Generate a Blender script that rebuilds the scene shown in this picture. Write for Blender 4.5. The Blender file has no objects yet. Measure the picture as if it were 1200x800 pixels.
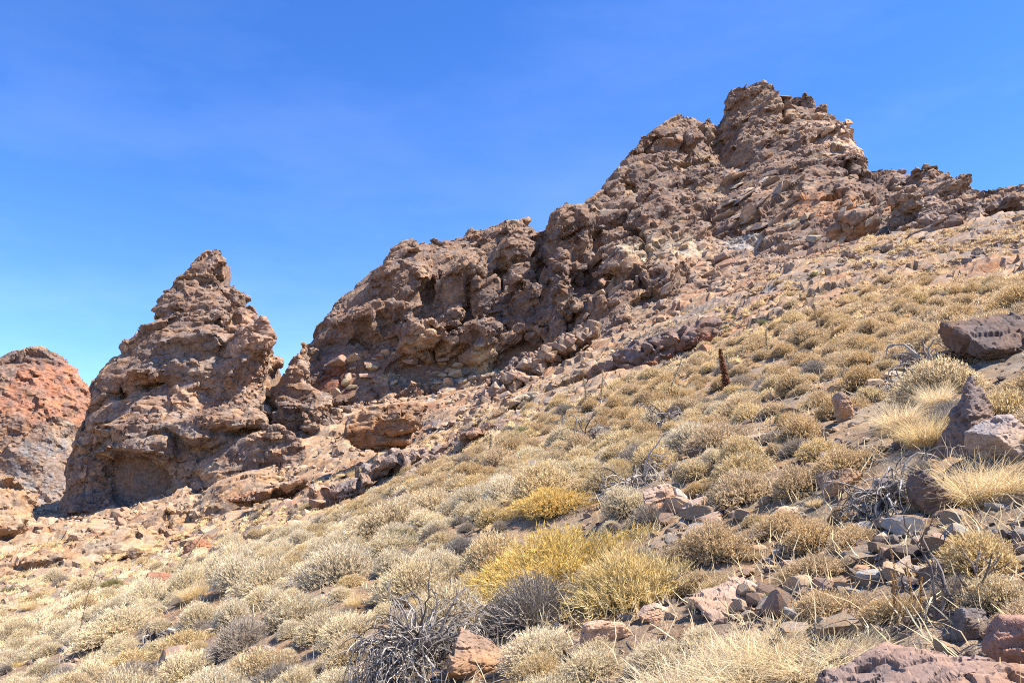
import bpy, math, random, time
import numpy as np
from mathutils import Vector, Matrix
T0 = time.time()
R = math.radians
rng = np.random.default_rng(11)
random.seed(11)
sc = bpy.context.scene
C = sc.collection

# ------------------------------------------------------------------ camera, sky, sun, exposure
FPX, PITCH, EYE = 942.0, R(12.0), 1.6
cam = bpy.data.cameras.new('camera')
cam.sensor_width = 36.0
cam.lens = 36.0 * FPX / 1200.0
cam.clip_start, cam.clip_end = 0.05, 6000.0
camo = bpy.data.objects.new('camera', cam)
camo.location = (0, 0, EYE)
camo.rotation_euler = (R(90) + PITCH, 0, 0)
C.objects.link(camo)
sc.camera = camo

SUN = Vector((0.57, -0.11, 0.81)).normalized()
SUN_EL, SUN_AZ = math.asin(SUN.z), math.atan2(SUN.x, SUN.y)
w = bpy.data.worlds.new('World')
sc.world = w
w.use_nodes = True
nt = w.node_tree
nt.nodes.clear()
sky = nt.nodes.new('ShaderNodeTexSky')
sky.sky_type = 'NISHITA'
sky.sun_disc = False
sky.sun_elevation = SUN_EL
sky.sun_rotation = SUN_AZ
sky.altitude = 1500.0
sky.air_density = 1.0
sky.dust_density = 0.15
sky.ozone_density = 3.0
bg = nt.nodes.new('ShaderNodeBackground')
bg.inputs['Strength'].default_value = 0.122
wo = nt.nodes.new('ShaderNodeOutputWorld')
hsv = nt.nodes.new('ShaderNodeHueSaturation')
hsv.inputs['Saturation'].default_value = 1.3
hsv.inputs['Hue'].default_value = 0.513
nt.links.new(sky.outputs[0], hsv.inputs['Color'])
nt.links.new(hsv.outputs[0], bg.inputs[0])
wtc = nt.nodes.new('ShaderNodeTexCoord'); wmp = nt.nodes.new('ShaderNodeMapping'); wmp.inputs['Scale'].default_value = (1.0, 1.4, 3.2); wmp.inputs['Rotation'].default_value = (0.2, 0.5, 0.3)
wno = nt.nodes.new('ShaderNodeTexNoise'); wno.inputs['Scale'].default_value = 1.7; wno.inputs['Detail'].default_value = 6.0; wno.inputs['Roughness'].default_value = 0.6
nt.links.new(wtc.outputs['Generated'], wmp.inputs[0]); nt.links.new(wmp.outputs[0], wno.inputs['Vector'])
for sock, lo, hi in (('Saturation', 1.28, 1.16), ('Value', 1.0, 1.06)):        # thin veils of high cirrus
    wm = nt.nodes.new('ShaderNodeMapRange'); wm.inputs['From Min'].default_value = 0.42; wm.inputs['From Max'].default_value = 0.72
    wm.inputs['To Min'].default_value = lo; wm.inputs['To Max'].default_value = hi
    nt.links.new(wno.outputs['Fac'], wm.inputs['Value']); nt.links.new(wm.outputs['Result'], hsv.inputs[sock])
nt.links.new(bg.outputs[0], wo.inputs[0])

sl = bpy.data.lights.new('sun', 'SUN')
sl.energy = 5.0
sl.angle = R(0.53)
sl.color = (1.0, 0.94, 0.84)
so = bpy.data.objects.new('sun', sl)
so.rotation_euler = SUN.to_track_quat('Z', 'Y').to_euler()
C.objects.link(so)
sc.view_settings.view_transform = 'Standard'
sc.view_settings.look = 'None'
sc.view_settings.exposure = 1.34
sc.view_settings.gamma = 1.0
sc.view_settings.use_curve_mapping = False
sc.cycles.max_bounces = 6
sc.cycles.diffuse_bounces = 1
sc.cycles.use_denoising = False
sc.cycles.filter_width = 1.0

# ------------------------------------------------------------------ places: a picture direction at a real distance
CP, SP = math.cos(PITCH), math.sin(PITCH)
def P(px, py, y):
    """world point seen towards (px, py) that lies y metres ahead"""
    xc, yc = (px - 600) / FPX, (400 - py) / FPX
    k = y / (CP - yc * SP)
    return np.array([xc * k, y, EYE + (SP + yc * CP) * k])
def metres(px, y):
    return px * y / FPX

# ------------------------------------------------------------------ noise (vectorised)
def _h(ix, iy, iz, seed):
    h = (ix.astype(np.int64) * 374761393 + iy.astype(np.int64) * 668265263 + iz.astype(np.int64) * 2147483647 + seed * 1274126177) & 0xFFFFFFFF
    h = ((h ^ (h >> 13)) * 1274126177) & 0xFFFFFFFF
    h = ((h ^ (h >> 15)) * 2246822519) & 0xFFFFFFFF
    return h ^ (h >> 16)
def hf(ix, iy, iz, seed):
    return _h(ix, iy, iz, seed).astype(np.float64) / 4294967295.0
def vnoise(p, seed=0):
    """value noise, -1..1"""
    i = np.floor(p).astype(np.int64)
    f = p - i
    f = f * f * f * (f * (f * 6 - 15) + 10)
    out = np.zeros(len(p))
    for dx in (0, 1):
        wx = f[:, 0] if dx else 1 - f[:, 0]
        for dy in (0, 1):
            wy = f[:, 1] if dy else 1 - f[:, 1]
            for dz in (0, 1):
                wz = f[:, 2] if dz else 1 - f[:, 2]
                out += wx * wy * wz * hf(i[:, 0] + dx, i[:, 1] + dy, i[:, 2] + dz, seed)
    return out * 2 - 1
def fbm(p, octv=4, seed=0, gain=0.5):
    a, s, t = 1.0, 0.0, 0.0
    q = np.array(p, dtype=np.float64)
    for o in range(octv):
        s = s + a * vnoise(q, seed + o * 17)
        t += a
        a *= gain
        q = q * 2.03 + 11.7
    return s / t
def chips(p, seed=0, tilt=0.8, ids=False):
    """fractured blocks: every cell has its own height and its own tilted face; also the distance to the joint"""
    b = np.floor(p - 0.5).astype(np.int64)
    d1 = np.full(len(p), 1e9); d2 = np.full(len(p), 1e9); val = np.zeros(len(p)); cid = np.zeros(len(p), np.int64)
    for dx in (0, 1):
        for dy in (0, 1):
            for dz in (0, 1):
                ix, iy, iz = b[:, 0] + dx, b[:, 1] + dy, b[:, 2] + dz
                h = _h(ix, iy, iz, seed)
                j0 = (h & 1023) / 1023.0; j1 = ((h >> 10) & 1023) / 1023.0; j2 = ((h >> 20) & 1023) / 1023.0
                vx = p[:, 0] - (ix + 0.15 + 0.7 * j0); vy = p[:, 1] - (iy + 0.15 + 0.7 * j1); vz = p[:, 2] - (iz + 0.15 + 0.7 * j2)
                d = 0.45 * np.sqrt(vx * vx + vy * vy + vz * vz) + 0.55 * np.maximum(np.maximum(np.abs(vx), np.abs(vy)), np.abs(vz))
                g = _h(ix, iy, iz, seed + 91)
                g0 = (g & 1023) / 511.5 - 1; g1 = ((g >> 10) & 1023) / 511.5 - 1; g2 = ((g >> 20) & 1023) / 511.5 - 1
                v = ((g >> 5) & 511) / 255.5 - 1 + tilt * (vx * g0 + vy * g1 + vz * g2) * 1.6
                m = d < d1
                d2 = np.where(m, d1, np.minimum(d2, d))
                val = np.where(m, v, val)
                if ids: cid = np.where(m, h, cid)
                d1 = np.where(m, d, d1)
    return (val, d2 - d1, cid) if ids else (val, d2 - d1)

# ------------------------------------------------------------------ mesh helpers
def mesh_np(name, V, F, mat=None, col=None, smooth=False):
    """F: one (n, k) face array or a list of them; col: (verts, 3) linear colours in the attribute Col"""
    me = bpy.data.meshes.new(name)
    Fs = F if isinstance(F, list) else [F]
    Fs = [np.asarray(f, dtype=np.int32) for f in Fs if len(f)]
    V = np.asarray(V, dtype=np.float32)
    loops = np.concatenate([f.ravel() for f in Fs])
    tot = np.concatenate([np.full(len(f), f.shape[1], dtype=np.int32) for f in Fs])
    start = np.concatenate([[0], np.cumsum(tot)[:-1]]).astype(np.int32)
    me.vertices.add(len(V)); me.vertices.foreach_set('co', V.ravel())
    me.loops.add(len(loops)); me.loops.foreach_set('vertex_index', loops)
    me.polygons.add(len(tot)); me.polygons.foreach_set('loop_start', start); me.polygons.foreach_set('loop_total', tot)
    me.polygons.foreach_set('use_smooth', np.full(len(tot), smooth))
    if col is not None:
        a = me.color_attributes.new('Col', 'FLOAT_COLOR', 'POINT')
        c4 = np.ones((len(V), 4), dtype=np.float32); c4[:, :3] = np.clip(col, 0, 1)
        a.data.foreach_set('color', c4.ravel())
    me.update(calc_edges=True)
    if mat: me.materials.append(mat)
    return me
def link(name, me, parent=None, loc=None):
    o = bpy.data.objects.new(name, me)
    C.objects.link(o)
    if parent: o.parent = parent
    if loc is not None: o.location = loc
    return o
def tag(o, label=None, cat=None, group=None, kind=None):
    for k, v in (('label', label), ('category', cat), ('group', group), ('kind', kind)):
        if v: o[k] = v
    return o
def empty(name, loc, label, cat, group=None):
    o = bpy.data.objects.new(name, None)
    o.empty_display_size = 0.2
    C.objects.link(o); o.location = loc
    return tag(o, label, cat, group)
def dup(root, name, loc, rot, scale, label, cat, group):
    r = root.copy(); C.objects.link(r); r.name = name
    r.location = loc; r.rotation_euler = rot; r.scale = scale
    tag(r, label, cat, group)
    for ch in list(root.children):
        c = ch.copy(); C.objects.link(c); c.parent = r
    return r
def normals_np(V, F):
    a, b, c, d = V[F[:, 0]], V[F[:, 1]], V[F[:, 2]], V[F[:, 3]]
    n = np.cross(c - a, d - b)
    N = np.zeros_like(V)
    idx = F.ravel()
    for k in range(3):
        N[:, k] = np.bincount(idx, weights=np.repeat(n[:, k], 4), minlength=len(V))
    return N / (np.linalg.norm(N, axis=1, keepdims=True) + 1e-9)
def smooth_np(V, F, it=1, f=0.5):
    i0 = F.ravel(); i1 = np.roll(F, -1, axis=1).ravel()
    cnt = np.bincount(i0, minlength=len(V)) + np.bincount(i1, minlength=len(V))
    for _ in range(it):
        A = np.zeros_like(V)
        for k in range(3):
            A[:, k] = np.bincount(i0, weights=V[i1, k], minlength=len(V)) + np.bincount(i1, weights=V[i0, k], minlength=len(V))
        V = V + f * (A / cnt[:, None] - V)
    return V
def fracture(V, Nn, cid, reach, strength, tilt):
    """lay the skin inside each joint block onto one flat broken face"""
    u, inv = np.unique(cid, return_inverse=True)
    cnt = np.bincount(inv).astype(float)
    m = np.stack([np.bincount(inv, weights=V[:, k]) for k in range(3)], 1) / cnt[:, None]
    n = np.stack([np.bincount(inv, weights=Nn[:, k]) for k in range(3)], 1) / cnt[:, None]
    coh = np.clip((np.linalg.norm(n, axis=1) - 0.72) / 0.2, 0, 1)        # blocks that wrap round an edge keep their shape
    t = np.stack([(u & 1023), (u >> 10) & 1023, (u >> 20) & 1023], 1) / 511.5 - 1
    n = unit(unit(n) + tilt * t)
    nv = n[inv]
    d = ((m[inv] - V) * nv).sum(1) / np.maximum((Nn * nv).sum(1), 0.4)
    return np.clip(d, -reach, reach) * strength * coh[inv]
def unit(v): return v / (np.linalg.norm(v, axis=1, keepdims=True) + 1e-9)
def voxel(V, Fs, size):
    """union of closed shells as an even quad skin"""
    me = mesh_np('shell', V, Fs)
    o = bpy.data.objects.new('shell', me); C.objects.link(o)
    m = o.modifiers.new('r', 'REMESH'); m.mode = 'VOXEL'; m.voxel_size = size; m.adaptivity = 0
    dg = bpy.context.evaluated_depsgraph_get()
    ev = bpy.data.meshes.new_from_object(o.evaluated_get(dg))
    n = len(ev.vertices); v = np.empty(n * 3, dtype=np.float32); ev.vertices.foreach_get('co', v)
    l = np.empty(len(ev.loops), dtype=np.int32); ev.loops.foreach_get('vertex_index', l)
    tot = np.empty(len(ev.polygons), dtype=np.int32); ev.polygons.foreach_get('loop_total', tot)
    st = np.empty(len(ev.polygons), dtype=np.int32); ev.polygons.foreach_get('loop_start', st)
    q = st[tot == 4]
    F = np.stack([l[q], l[q + 1], l[q + 2], l[q + 3]], axis=1)
    bpy.data.objects.remove(o); bpy.data.meshes.remove(me); bpy.data.meshes.remove(ev)
    return v.reshape(-1, 3).astype(np.float64), F
def biggest(V, F):
    """the largest connected shell, without floating crumbs"""
    lab = np.arange(len(V))
    for _ in range(400):
        m = lab[F].min(1)
        new = lab.copy()
        for k in range(4): np.minimum.at(new, F[:, k], m)
        new = new[new]; new = new[new]
        if (new == lab).all(): break
        lab = new
    keep = lab == np.bincount(lab).argmax()
    mp = np.cumsum(keep) - 1
    return V[keep], mp[F[keep[F].all(1)]]
def loft(rings, caps=True):
    """rings: list of (k, 3) loops, all the same k"""
    n, k = len(rings), len(rings[0])
    V = np.concatenate(rings)
    i = np.arange(n - 1)[:, None] * k; j = np.arange(k)[None, :]
    a = (i + j); b = (i + (j + 1) % k)
    Q = np.stack([a, b, b + k, a + k], axis=-1).reshape(-1, 4)
    Fs = [Q]
    if caps:
        V = np.vstack([V, rings[0].mean(0), rings[-1].mean(0)])
        c0, c1 = n * k, n * k + 1
        jj = np.arange(k)
        Fs.append(np.stack([np.full(k, c0), (jj + 1) % k, jj], axis=1))
        Fs.append(np.stack([np.full(k, c1), (n - 1) * k + jj, (n - 1) * k + (jj + 1) % k], axis=1))
    return V, Fs
def ico(level=2):
    t = (1 + 5 ** .5) / 2
    v = [(-1, t, 0), (1, t, 0), (-1, -t, 0), (1, -t, 0), (0, -1, t), (0, 1, t), (0, -1, -t), (0, 1, -t), (t, 0, -1), (t, 0, 1), (-t, 0, -1), (-t, 0, 1)]
    f = [(0, 11, 5), (0, 5, 1), (0, 1, 7), (0, 7, 10), (0, 10, 11), (1, 5, 9), (5, 11, 4), (11, 10, 2), (10, 7, 6), (7, 1, 8), (3, 9, 4), (3, 4, 2), (3, 2, 6), (3, 6, 8), (3, 8, 9), (4, 9, 5), (2, 4, 11), (6, 2, 10), (8, 6, 7), (9, 8, 1)]
    v = [np.array(x) / np.linalg.norm(x) for x in v]
    for _ in range(level):
        cache, nf = {}, []
        def mid(a, b):
            k = (min(a, b), max(a, b))
            if k not in cache:
                m = v[a] + v[b]; v.append(m / np.linalg.norm(m)); cache[k] = len(v) - 1
            return cache[k]
        for a, b, c in f:
            ab, bc, ca = mid(a, b), mid(b, c), mid(c, a)
            nf += [(a, ab, ca), (b, bc, ab), (c, ca, bc), (ab, bc, ca)]
        f = nf
    return np.array(v), np.array(f)
ICO = {k: ico(k) for k in (0, 1, 2, 3, 4)}
def rotm(rx, ry, rz):
    return np.array(Matrix.Rotation(rz, 3, 'Z') @ Matrix.Rotation(ry, 3, 'Y') @ Matrix.Rotation(rx, 3, 'X'))
def join(parts):
    """parts: list of (V, [faces]) -> one V and the faces by size"""
    Vs, by, off = [], {}, 0
    for V, Fs in parts:
        for f in (Fs if isinstance(Fs, list) else [Fs]):
            if len(f): by.setdefault(f.shape[1], []).append(np.asarray(f) + off)
        Vs.append(V); off += len(V)
    return np.vstack(Vs), [np.concatenate(x) for x in by.values()]
def chunk(seed, level=3, cuts=9, box=0.55):
    """an angular stone of unit half size: a ball cut by random planes, then chipped"""
    r = np.random.default_rng(seed)
    V, F = ICO[level]
    V = V.copy()
    V = np.sign(V) * np.abs(V) ** box
    V /= np.abs(V).max()
    for _ in range(cuts):
        n = r.normal(size=3); n /= np.linalg.norm(n)
        d = r.uniform(0.5, 0.82)
        s = V @ n - d
        V = V - np.outer(np.maximum(s, 0), n)
    if level >= 3:
        v, e = chips(V * 2.2 + seed, seed, 0.9)
        V = V * (1 + 0.035 * v - 0.03 * np.exp(-e * 14))[:, None]
        V = V * (1 + 0.05 * fbm(V * 2.5 + seed * 3, 3, seed))[:, None]
    return V / np.abs(V).max(0), F

# ------------------------------------------------------------------ materials
def new_mat(name):
    m = bpy.data.materials.new(name); m.use_nodes = True
    n = m.node_tree.nodes; n.clear()
    return m, n, m.node_tree.links
def N(nodes, t, **kw):
    x = nodes.new(t)
    for k, v in kw.items():
        if k in x.inputs: x.inputs[k].default_value = v
        else: setattr(x, k, v)
    return x
def rock_material(name, scale, lo, hi, bump, rand=0.0):
    m, n, L = new_mat(name)
    at = N(n, 'ShaderNodeAttribute', attribute_name='Col')
    tc = N(n, 'ShaderNodeTexCoord')
    n1 = N(n, 'ShaderNodeTexNoise', Scale=scale, Detail=9.0, Roughness=0.68)
    L.new(tc.outputs['Object'], n1.inputs['Vector'])
    mr = N(n, 'ShaderNodeMapRange'); mr.inputs['From Min'].default_value = 0.3; mr.inputs['From Max'].default_value = 0.7
    mr.inputs['To Min'].default_value = lo; mr.inputs['To Max'].default_value = hi
    L.new(n1.outputs['Fac'], mr.inputs['Value'])
    mul = N(n, 'ShaderNodeVectorMath', operation='SCALE')
    L.new(at.outputs['Color'], mul.inputs[0]); L.new(mr.outputs['Result'], mul.inputs['Scale'])
    # warm and cool mineral blotches
    n2 = N(n, 'ShaderNodeTexNoise', Scale=scale * 0.33, Detail=5.0, Roughness=0.6)
    L.new(tc.outputs['Object'], n2.inputs['Vector'])
    ramp = N(n, 'ShaderNodeValToRGB')
    ramp.color_ramp.elements[0].position = 0.36; ramp.color_ramp.elements[0].color = (0.86, 0.97, 1.12, 1)
    ramp.color_ramp.elements[1].position = 0.64; ramp.color_ramp.elements[1].color = (1.16, 0.99, 0.82, 1)
    L.new(n2.outputs['Fac'], ramp.inputs['Fac'])
    mx = N(n, 'ShaderNodeVectorMath', operation='MULTIPLY')
    L.new(mul.outputs[0], mx.inputs[0]); L.new(ramp.outputs['Color'], mx.inputs[1])
    out = mx.outputs[0]
    if rand:
        oi = N(n, 'ShaderNodeObjectInfo')
        r2 = N(n, 'ShaderNodeMapRange'); r2.inputs['To Min'].default_value = 1 - rand; r2.inputs['To Max'].default_value = 1 + rand
        L.new(oi.outputs['Random'], r2.inputs['Value'])
        ms = N(n, 'ShaderNodeVectorMath', operation='SCALE')
        L.new(out, ms.inputs[0]); L.new(r2.outputs['Result'], ms.inputs['Scale']); out = ms.outputs[0]
    v = N(n, 'ShaderNodeTexNoise', Scale=scale * 2.2, Detail=6.0, Roughness=0.75)
    L.new(tc.outputs['Object'], v.inputs['Vector'])
    bp = N(n, 'ShaderNodeBump', Strength=0.9, Distance=bump)
    L.new(v.outputs['Fac'], bp.inputs['Height'])
    b = N(n, 'ShaderNodeBsdfPrincipled', Roughness=0.92)
    b.inputs['Specular IOR Level'].default_value = 0.122
    o = N(n, 'ShaderNodeOutputMaterial')
    L.new(out, b.inputs['Base Color']); L.new(bp.outputs['Normal'], b.inputs['Normal']); L.new(b.outputs[0], o.inputs[0])
    return m
def plant_material(name, translucent, rand):
    m, n, L = new_mat(name)
    at = N(n, 'ShaderNodeAttribute', attribute_name='Col')
    oi = N(n, 'ShaderNodeObjectInfo')
    r2 = N(n, 'ShaderNodeMapRange'); r2.inputs['To Min'].default_value = 1 - rand; r2.inputs['To Max'].default_value = 1 + rand
    L.new(oi.outputs['Random'], r2.inputs['Value'])
    hs = N(n, 'ShaderNodeHueSaturation')
    wn = N(n, 'ShaderNodeTexWhiteNoise', noise_dimensions='1D')
    L.new(oi.outputs['Random'], wn.inputs['W'])
    r3 = N(n, 'ShaderNodeMapRange'); r3.inputs['To Min'].default_value = 0.88; r3.inputs['To Max'].default_value = 1.12
    L.new(wn.outputs['Value'], r3.inputs['Value'])
    L.new(at.outputs['Color'], hs.inputs['Color']); L.new(r2.outputs['Result'], hs.inputs['Value']); L.new(r3.outputs['Result'], hs.inputs['Saturation'])
    d = N(n, 'ShaderNodeBsdfDiffuse'); t = N(n, 'ShaderNodeBsdfTranslucent')
    L.new(hs.outputs[0], d.inputs['Color']); L.new(hs.outputs[0], t.inputs['Color'])
    mx = N(n, 'ShaderNodeMixShader'); mx.inputs[0].default_value = translucent
    L.new(d.outputs[0], mx.inputs[1]); L.new(t.outputs[0], mx.inputs[2])
    o = N(n, 'ShaderNodeOutputMaterial'); L.new(mx.outputs[0], o.inputs[0])
    return m
M_CLIFF = rock_material('cliff_rock', 2.6, 0.5, 1.4, 0.07)
M_STONE = rock_material('loose_stone', 6.0, 0.72, 1.28, 0.012, 0.28)
M_SOIL = rock_material('dry_soil', 5.0, 0.6, 1.35, 0.06)
M_LEAF = plant_material('dry_foliage', 0.45, 0.10)
M_TWIG = plant_material('dry_twig', 0.0, 0.15)
M_WOOD = plant_material('dead_wood', 0.0, 0.12)

# ------------------------------------------------------------------ the hillside
# heights at places read off the slope (direction, metres ahead), over a plane that climbs to the right
SA, SB = 0.36, 0.14
CT = [(0, 640, 62), (0, 690, 42), (-150, 720, 40), (-150, 640, 70), (100, 662, 52), (100, 605, 78), (100, 700, 32), (200, 602, 70), (200, 652, 48), (300, 562, 75), (300, 604, 50),
      (300, 645, 32), (400, 560, 60), (400, 600, 36), (420, 520, 75), (500, 500, 70), (500, 562, 40), (500, 535, 52), (330, 490, 92), (400, 475, 92), (200, 580, 90), (60, 590, 95),
      (500, 462, 92), (600, 445, 88), (600, 490, 46), (600, 515, 30), (700, 405, 84), (700, 448, 50), (850, 395, 46), (850, 335, 80), (780, 425, 46), (1000, 322, 46),
      (1000, 285, 66), (1100, 300, 44), (1200, 290, 36), (1200, 252, 52), (1350, 290, 30), (1350, 230, 50), (950, 345, 44), (920, 400, 26), (1050, 400, 20), (750, 480, 24)]
cpt = [P(*c) for c in CT]
for x in (-60, -40, -20, -8, 0, 8, 20, 40):                                  # the near slope is the plane itself
    for y in (-30, -12, 0, 4, 8, 13):
        if y >= 0 and abs(x) > 25 and x < 0: continue
        cpt.append(np.array([x, y, SA * x + SB * y]))
for x, y, z in ((-120, 150, -4), (-60, 150, 0), (0, 150, 8), (60, 150, 12), (120, 120, 22), (110, 60, 36), (80, 20, 30), (-110, 90, -12), (-90, 40, -16), (-70, 10, -22)):
    cpt.append(np.array([x, y, z]))
cpt = np.array(cpt)
def phi(d2): return np.sqrt(d2 + 16.0)
D2 = ((cpt[:, None, :2] - cpt[None, :, :2]) ** 2).sum(-1)
A = np.block([[phi(D2) - 0.35 * np.eye(len(cpt)), np.ones((len(cpt), 1))], [np.ones((1, len(cpt))), np.zeros((1, 1))]])
wts = np.linalg.solve(A, np.append(cpt[:, 2] - SA * cpt[:, 0] - SB * cpt[:, 1], 0))
BND = np.array([(-300, 36), (0, 36), (100, 38), (200, 38), (300, 35), (400, 32), (480, 34), (560, 40), (650, 42), (750, 39), (850, 36), (950, 37), (1000, 36), (1100, 32), (1200, 27), (1500, 24)], float)
def rocky(x, y):
    """0 on the shrub slope, 1 on the bare rock above it"""
    px = 600 + FPX * CP * x / np.maximum(y, 0.5)
    b = np.interp(px, BND[:, 0], BND[:, 1])
    q = np.stack([x * 0.16, y * 0.16, np.zeros_like(x)], 1)
    b = b + np.where(px > 800, 8.0, 11.0) * fbm(q, 4, 5)
    return np.clip((y - b) / 4.0, 0, 1)
def h_smooth(x, y):
    x = np.atleast_1d(np.asarray(x, float)); y = np.atleast_1d(np.asarray(y, float))
    z = SA * x + SB * y + wts[-1]
    for i in range(len(cpt)):
        z = z + wts[i] * phi((x - cpt[i, 0]) ** 2 + (y - cpt[i, 1]) ** 2)
    return z
def h_ground(x, y):
    x = np.atleast_1d(np.asarray(x, float)); y = np.atleast_1d(np.asarray(y, float))
    z = h_smooth(x, y)
    q = np.stack([x, y, np.zeros_like(x)], 1)
    z = z + 0.22 * fbm(q * 0.35, 3, 3) + 0.05 * fbm(q * 1.7, 3, 4)
    return z
def at(px, py, y0=1.5, y1=140):
    """where the view towards (px, py) meets the slope"""
    y = np.geomspace(y0, y1, 500)
    a = P(px, py, 1.0)
    X = a[0] * y; Z = EYE + (a[2] - EYE) * y
    g = h_ground(X, y)
    k = np.argmax(Z < g)
    if not (Z < g).any(): k = 499
    return np.array([X[k], y[k], g[k]])
def gz(x, y): return float(h_ground(x, y)[0])

yy = np.concatenate([np.linspace(-14, 2, 24, endpoint=False), np.geomspace(2, 28, 150, endpoint=False), np.linspace(28, 96, 240, endpoint=False), np.linspace(96, 150, 22)])
ROWS, COLS = len(yy), 380
ss = np.linspace(-1, 1, COLS)
ww = 10 + np.maximum(yy, 0) * 0.84
X = (ss[None, :] * ww[:, None]).ravel(); Y = np.repeat(yy, COLS)
Z = h_ground(X, Y)
rk = rocky(X, Y)
q = np.stack([X, Y, Z], 1)
v2, e2 = chips(q * np.array([0.5, 0.5, 0.9]) + 0.3 * np.stack([fbm(q * .4, 2, 26), fbm(q * .4 + 9, 2, 27), fbm(q * .4 + 5, 2, 28)], 1), 22, 1.0)
v3, e3 = chips(q * np.array([1.6, 1.6, 1.6]), 23, 0.9)
rdg = 1 - np.abs(fbm(q * np.array([0.35, 0.35, 0.8]), 4, 25)) * 2.6
Z = Z + rk * (0.5 * rdg - 0.3 + 0.24 * v2 + 0.13 * v3 - 0.12 * np.exp(-e2 * 12) + 0.35 * fbm(q * 0.22, 4, 29) + 0.10 * fbm(q * 2.2, 3, 30))
near = np.clip(1 - Y / 30, 0, 1)
Z = Z + (0.02 + 0.03 * near) * fbm(q * 4.5, 4, 24, 0.6)
soil = np.array([0.275, 0.19, 0.122]); tan = np.array([0.32, 0.22, 0.14]); red = np.array([0.27, 0.15, 0.09]); pale = np.array([0.36, 0.275, 0.175]); grey = np.array([0.22, 0.175, 0.14])
def blend(a, b, f): return a * (1 - f[:, None]) + b * f[:, None]
def ss01(x, a, b):
    t = np.clip((x - a) / (b - a), 0, 1); return t * t * (3 - 2 * t)
q = np.stack([X, Y, Z], 1)
i = np.arange(ROWS - 1)[:, None] * COLS; j = np.arange(COLS - 1)[None, :]
Q = np.stack([i + j, i + j + 1, i + j + 1 + COLS, i + j + COLS], -1).reshape(-1, 4)
for s_, rch in ((3.2, 0.55), (1.3, 0.25)):
    Nn = normals_np(smooth_np(q, Q, 2), Q)
    v_, e_, id_ = chips(q / np.array([s_ * 1.3, s_, s_ * 0.7]) + 0.2 * fbm(q / (s_ * 2), 2, 36)[:, None], 37, 0.2, True)
    q = q + Nn * (rk * (fracture(q, Nn, id_, rch, 0.8, 0.25) + 0.25 * rch * v_))[:, None]
X, Y, Z = q[:, 0], q[:, 1], q[:, 2]
c = np.repeat(soil[None], len(X), 0) * (1 + 0.25 * fbm(q * 1.3, 3, 31))[:, None]
n1 = fbm(q * 0.12, 3, 32); n2 = fbm(q * 0.3, 3, 33)
c = blend(c, np.repeat(pale[None], len(X), 0), ss01(n1, -0.1, 0.4) * 0.35)
rc = blend(np.repeat(tan[None], len(X), 0), np.repeat(red[None], len(X), 0), ss01(n2, 0.05, 0.45))
rc = blend(rc, np.repeat(grey[None], len(X), 0), ss01(-n1, 0.1, 0.5))
rc = rc * (1 + 0.16 * v2 + 0.12 * v3)[:, None]
c = blend(c, rc, rk)
hill = link('hillside', mesh_np('hillside', np.stack([X, Y, Z], 1), Q, M_SOIL, c, True))
hill.data.polygons.foreach_set('use_smooth', rk[Q].mean(1) < 0.5)
tag(hill, kind='structure')
# the plain far below, out to the horizon
gv = []
nseg = 48
for r_ in (5, 160, 600, 4500):
    for k in range(nseg):
        a = 2 * math.pi * k / nseg
        gv.append((r_ * math.cos(a), 40 + r_ * math.sin(a), -60.0))
gv = np.array(gv)
gf = np.concatenate([np.stack([np.arange(nseg) + b * nseg, (np.arange(nseg) + 1) % nseg + b * nseg, (np.arange(nseg) + 1) % nseg + (b + 1) * nseg, np.arange(nseg) + (b + 1) * nseg], 1) for b in range(3)])
tag(link('ground', mesh_np('ground', gv, gf, M_SOIL, np.repeat(tan[None], len(gv), 0))), kind='structure')
print('hillside', round(time.time() - T0, 1))

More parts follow.
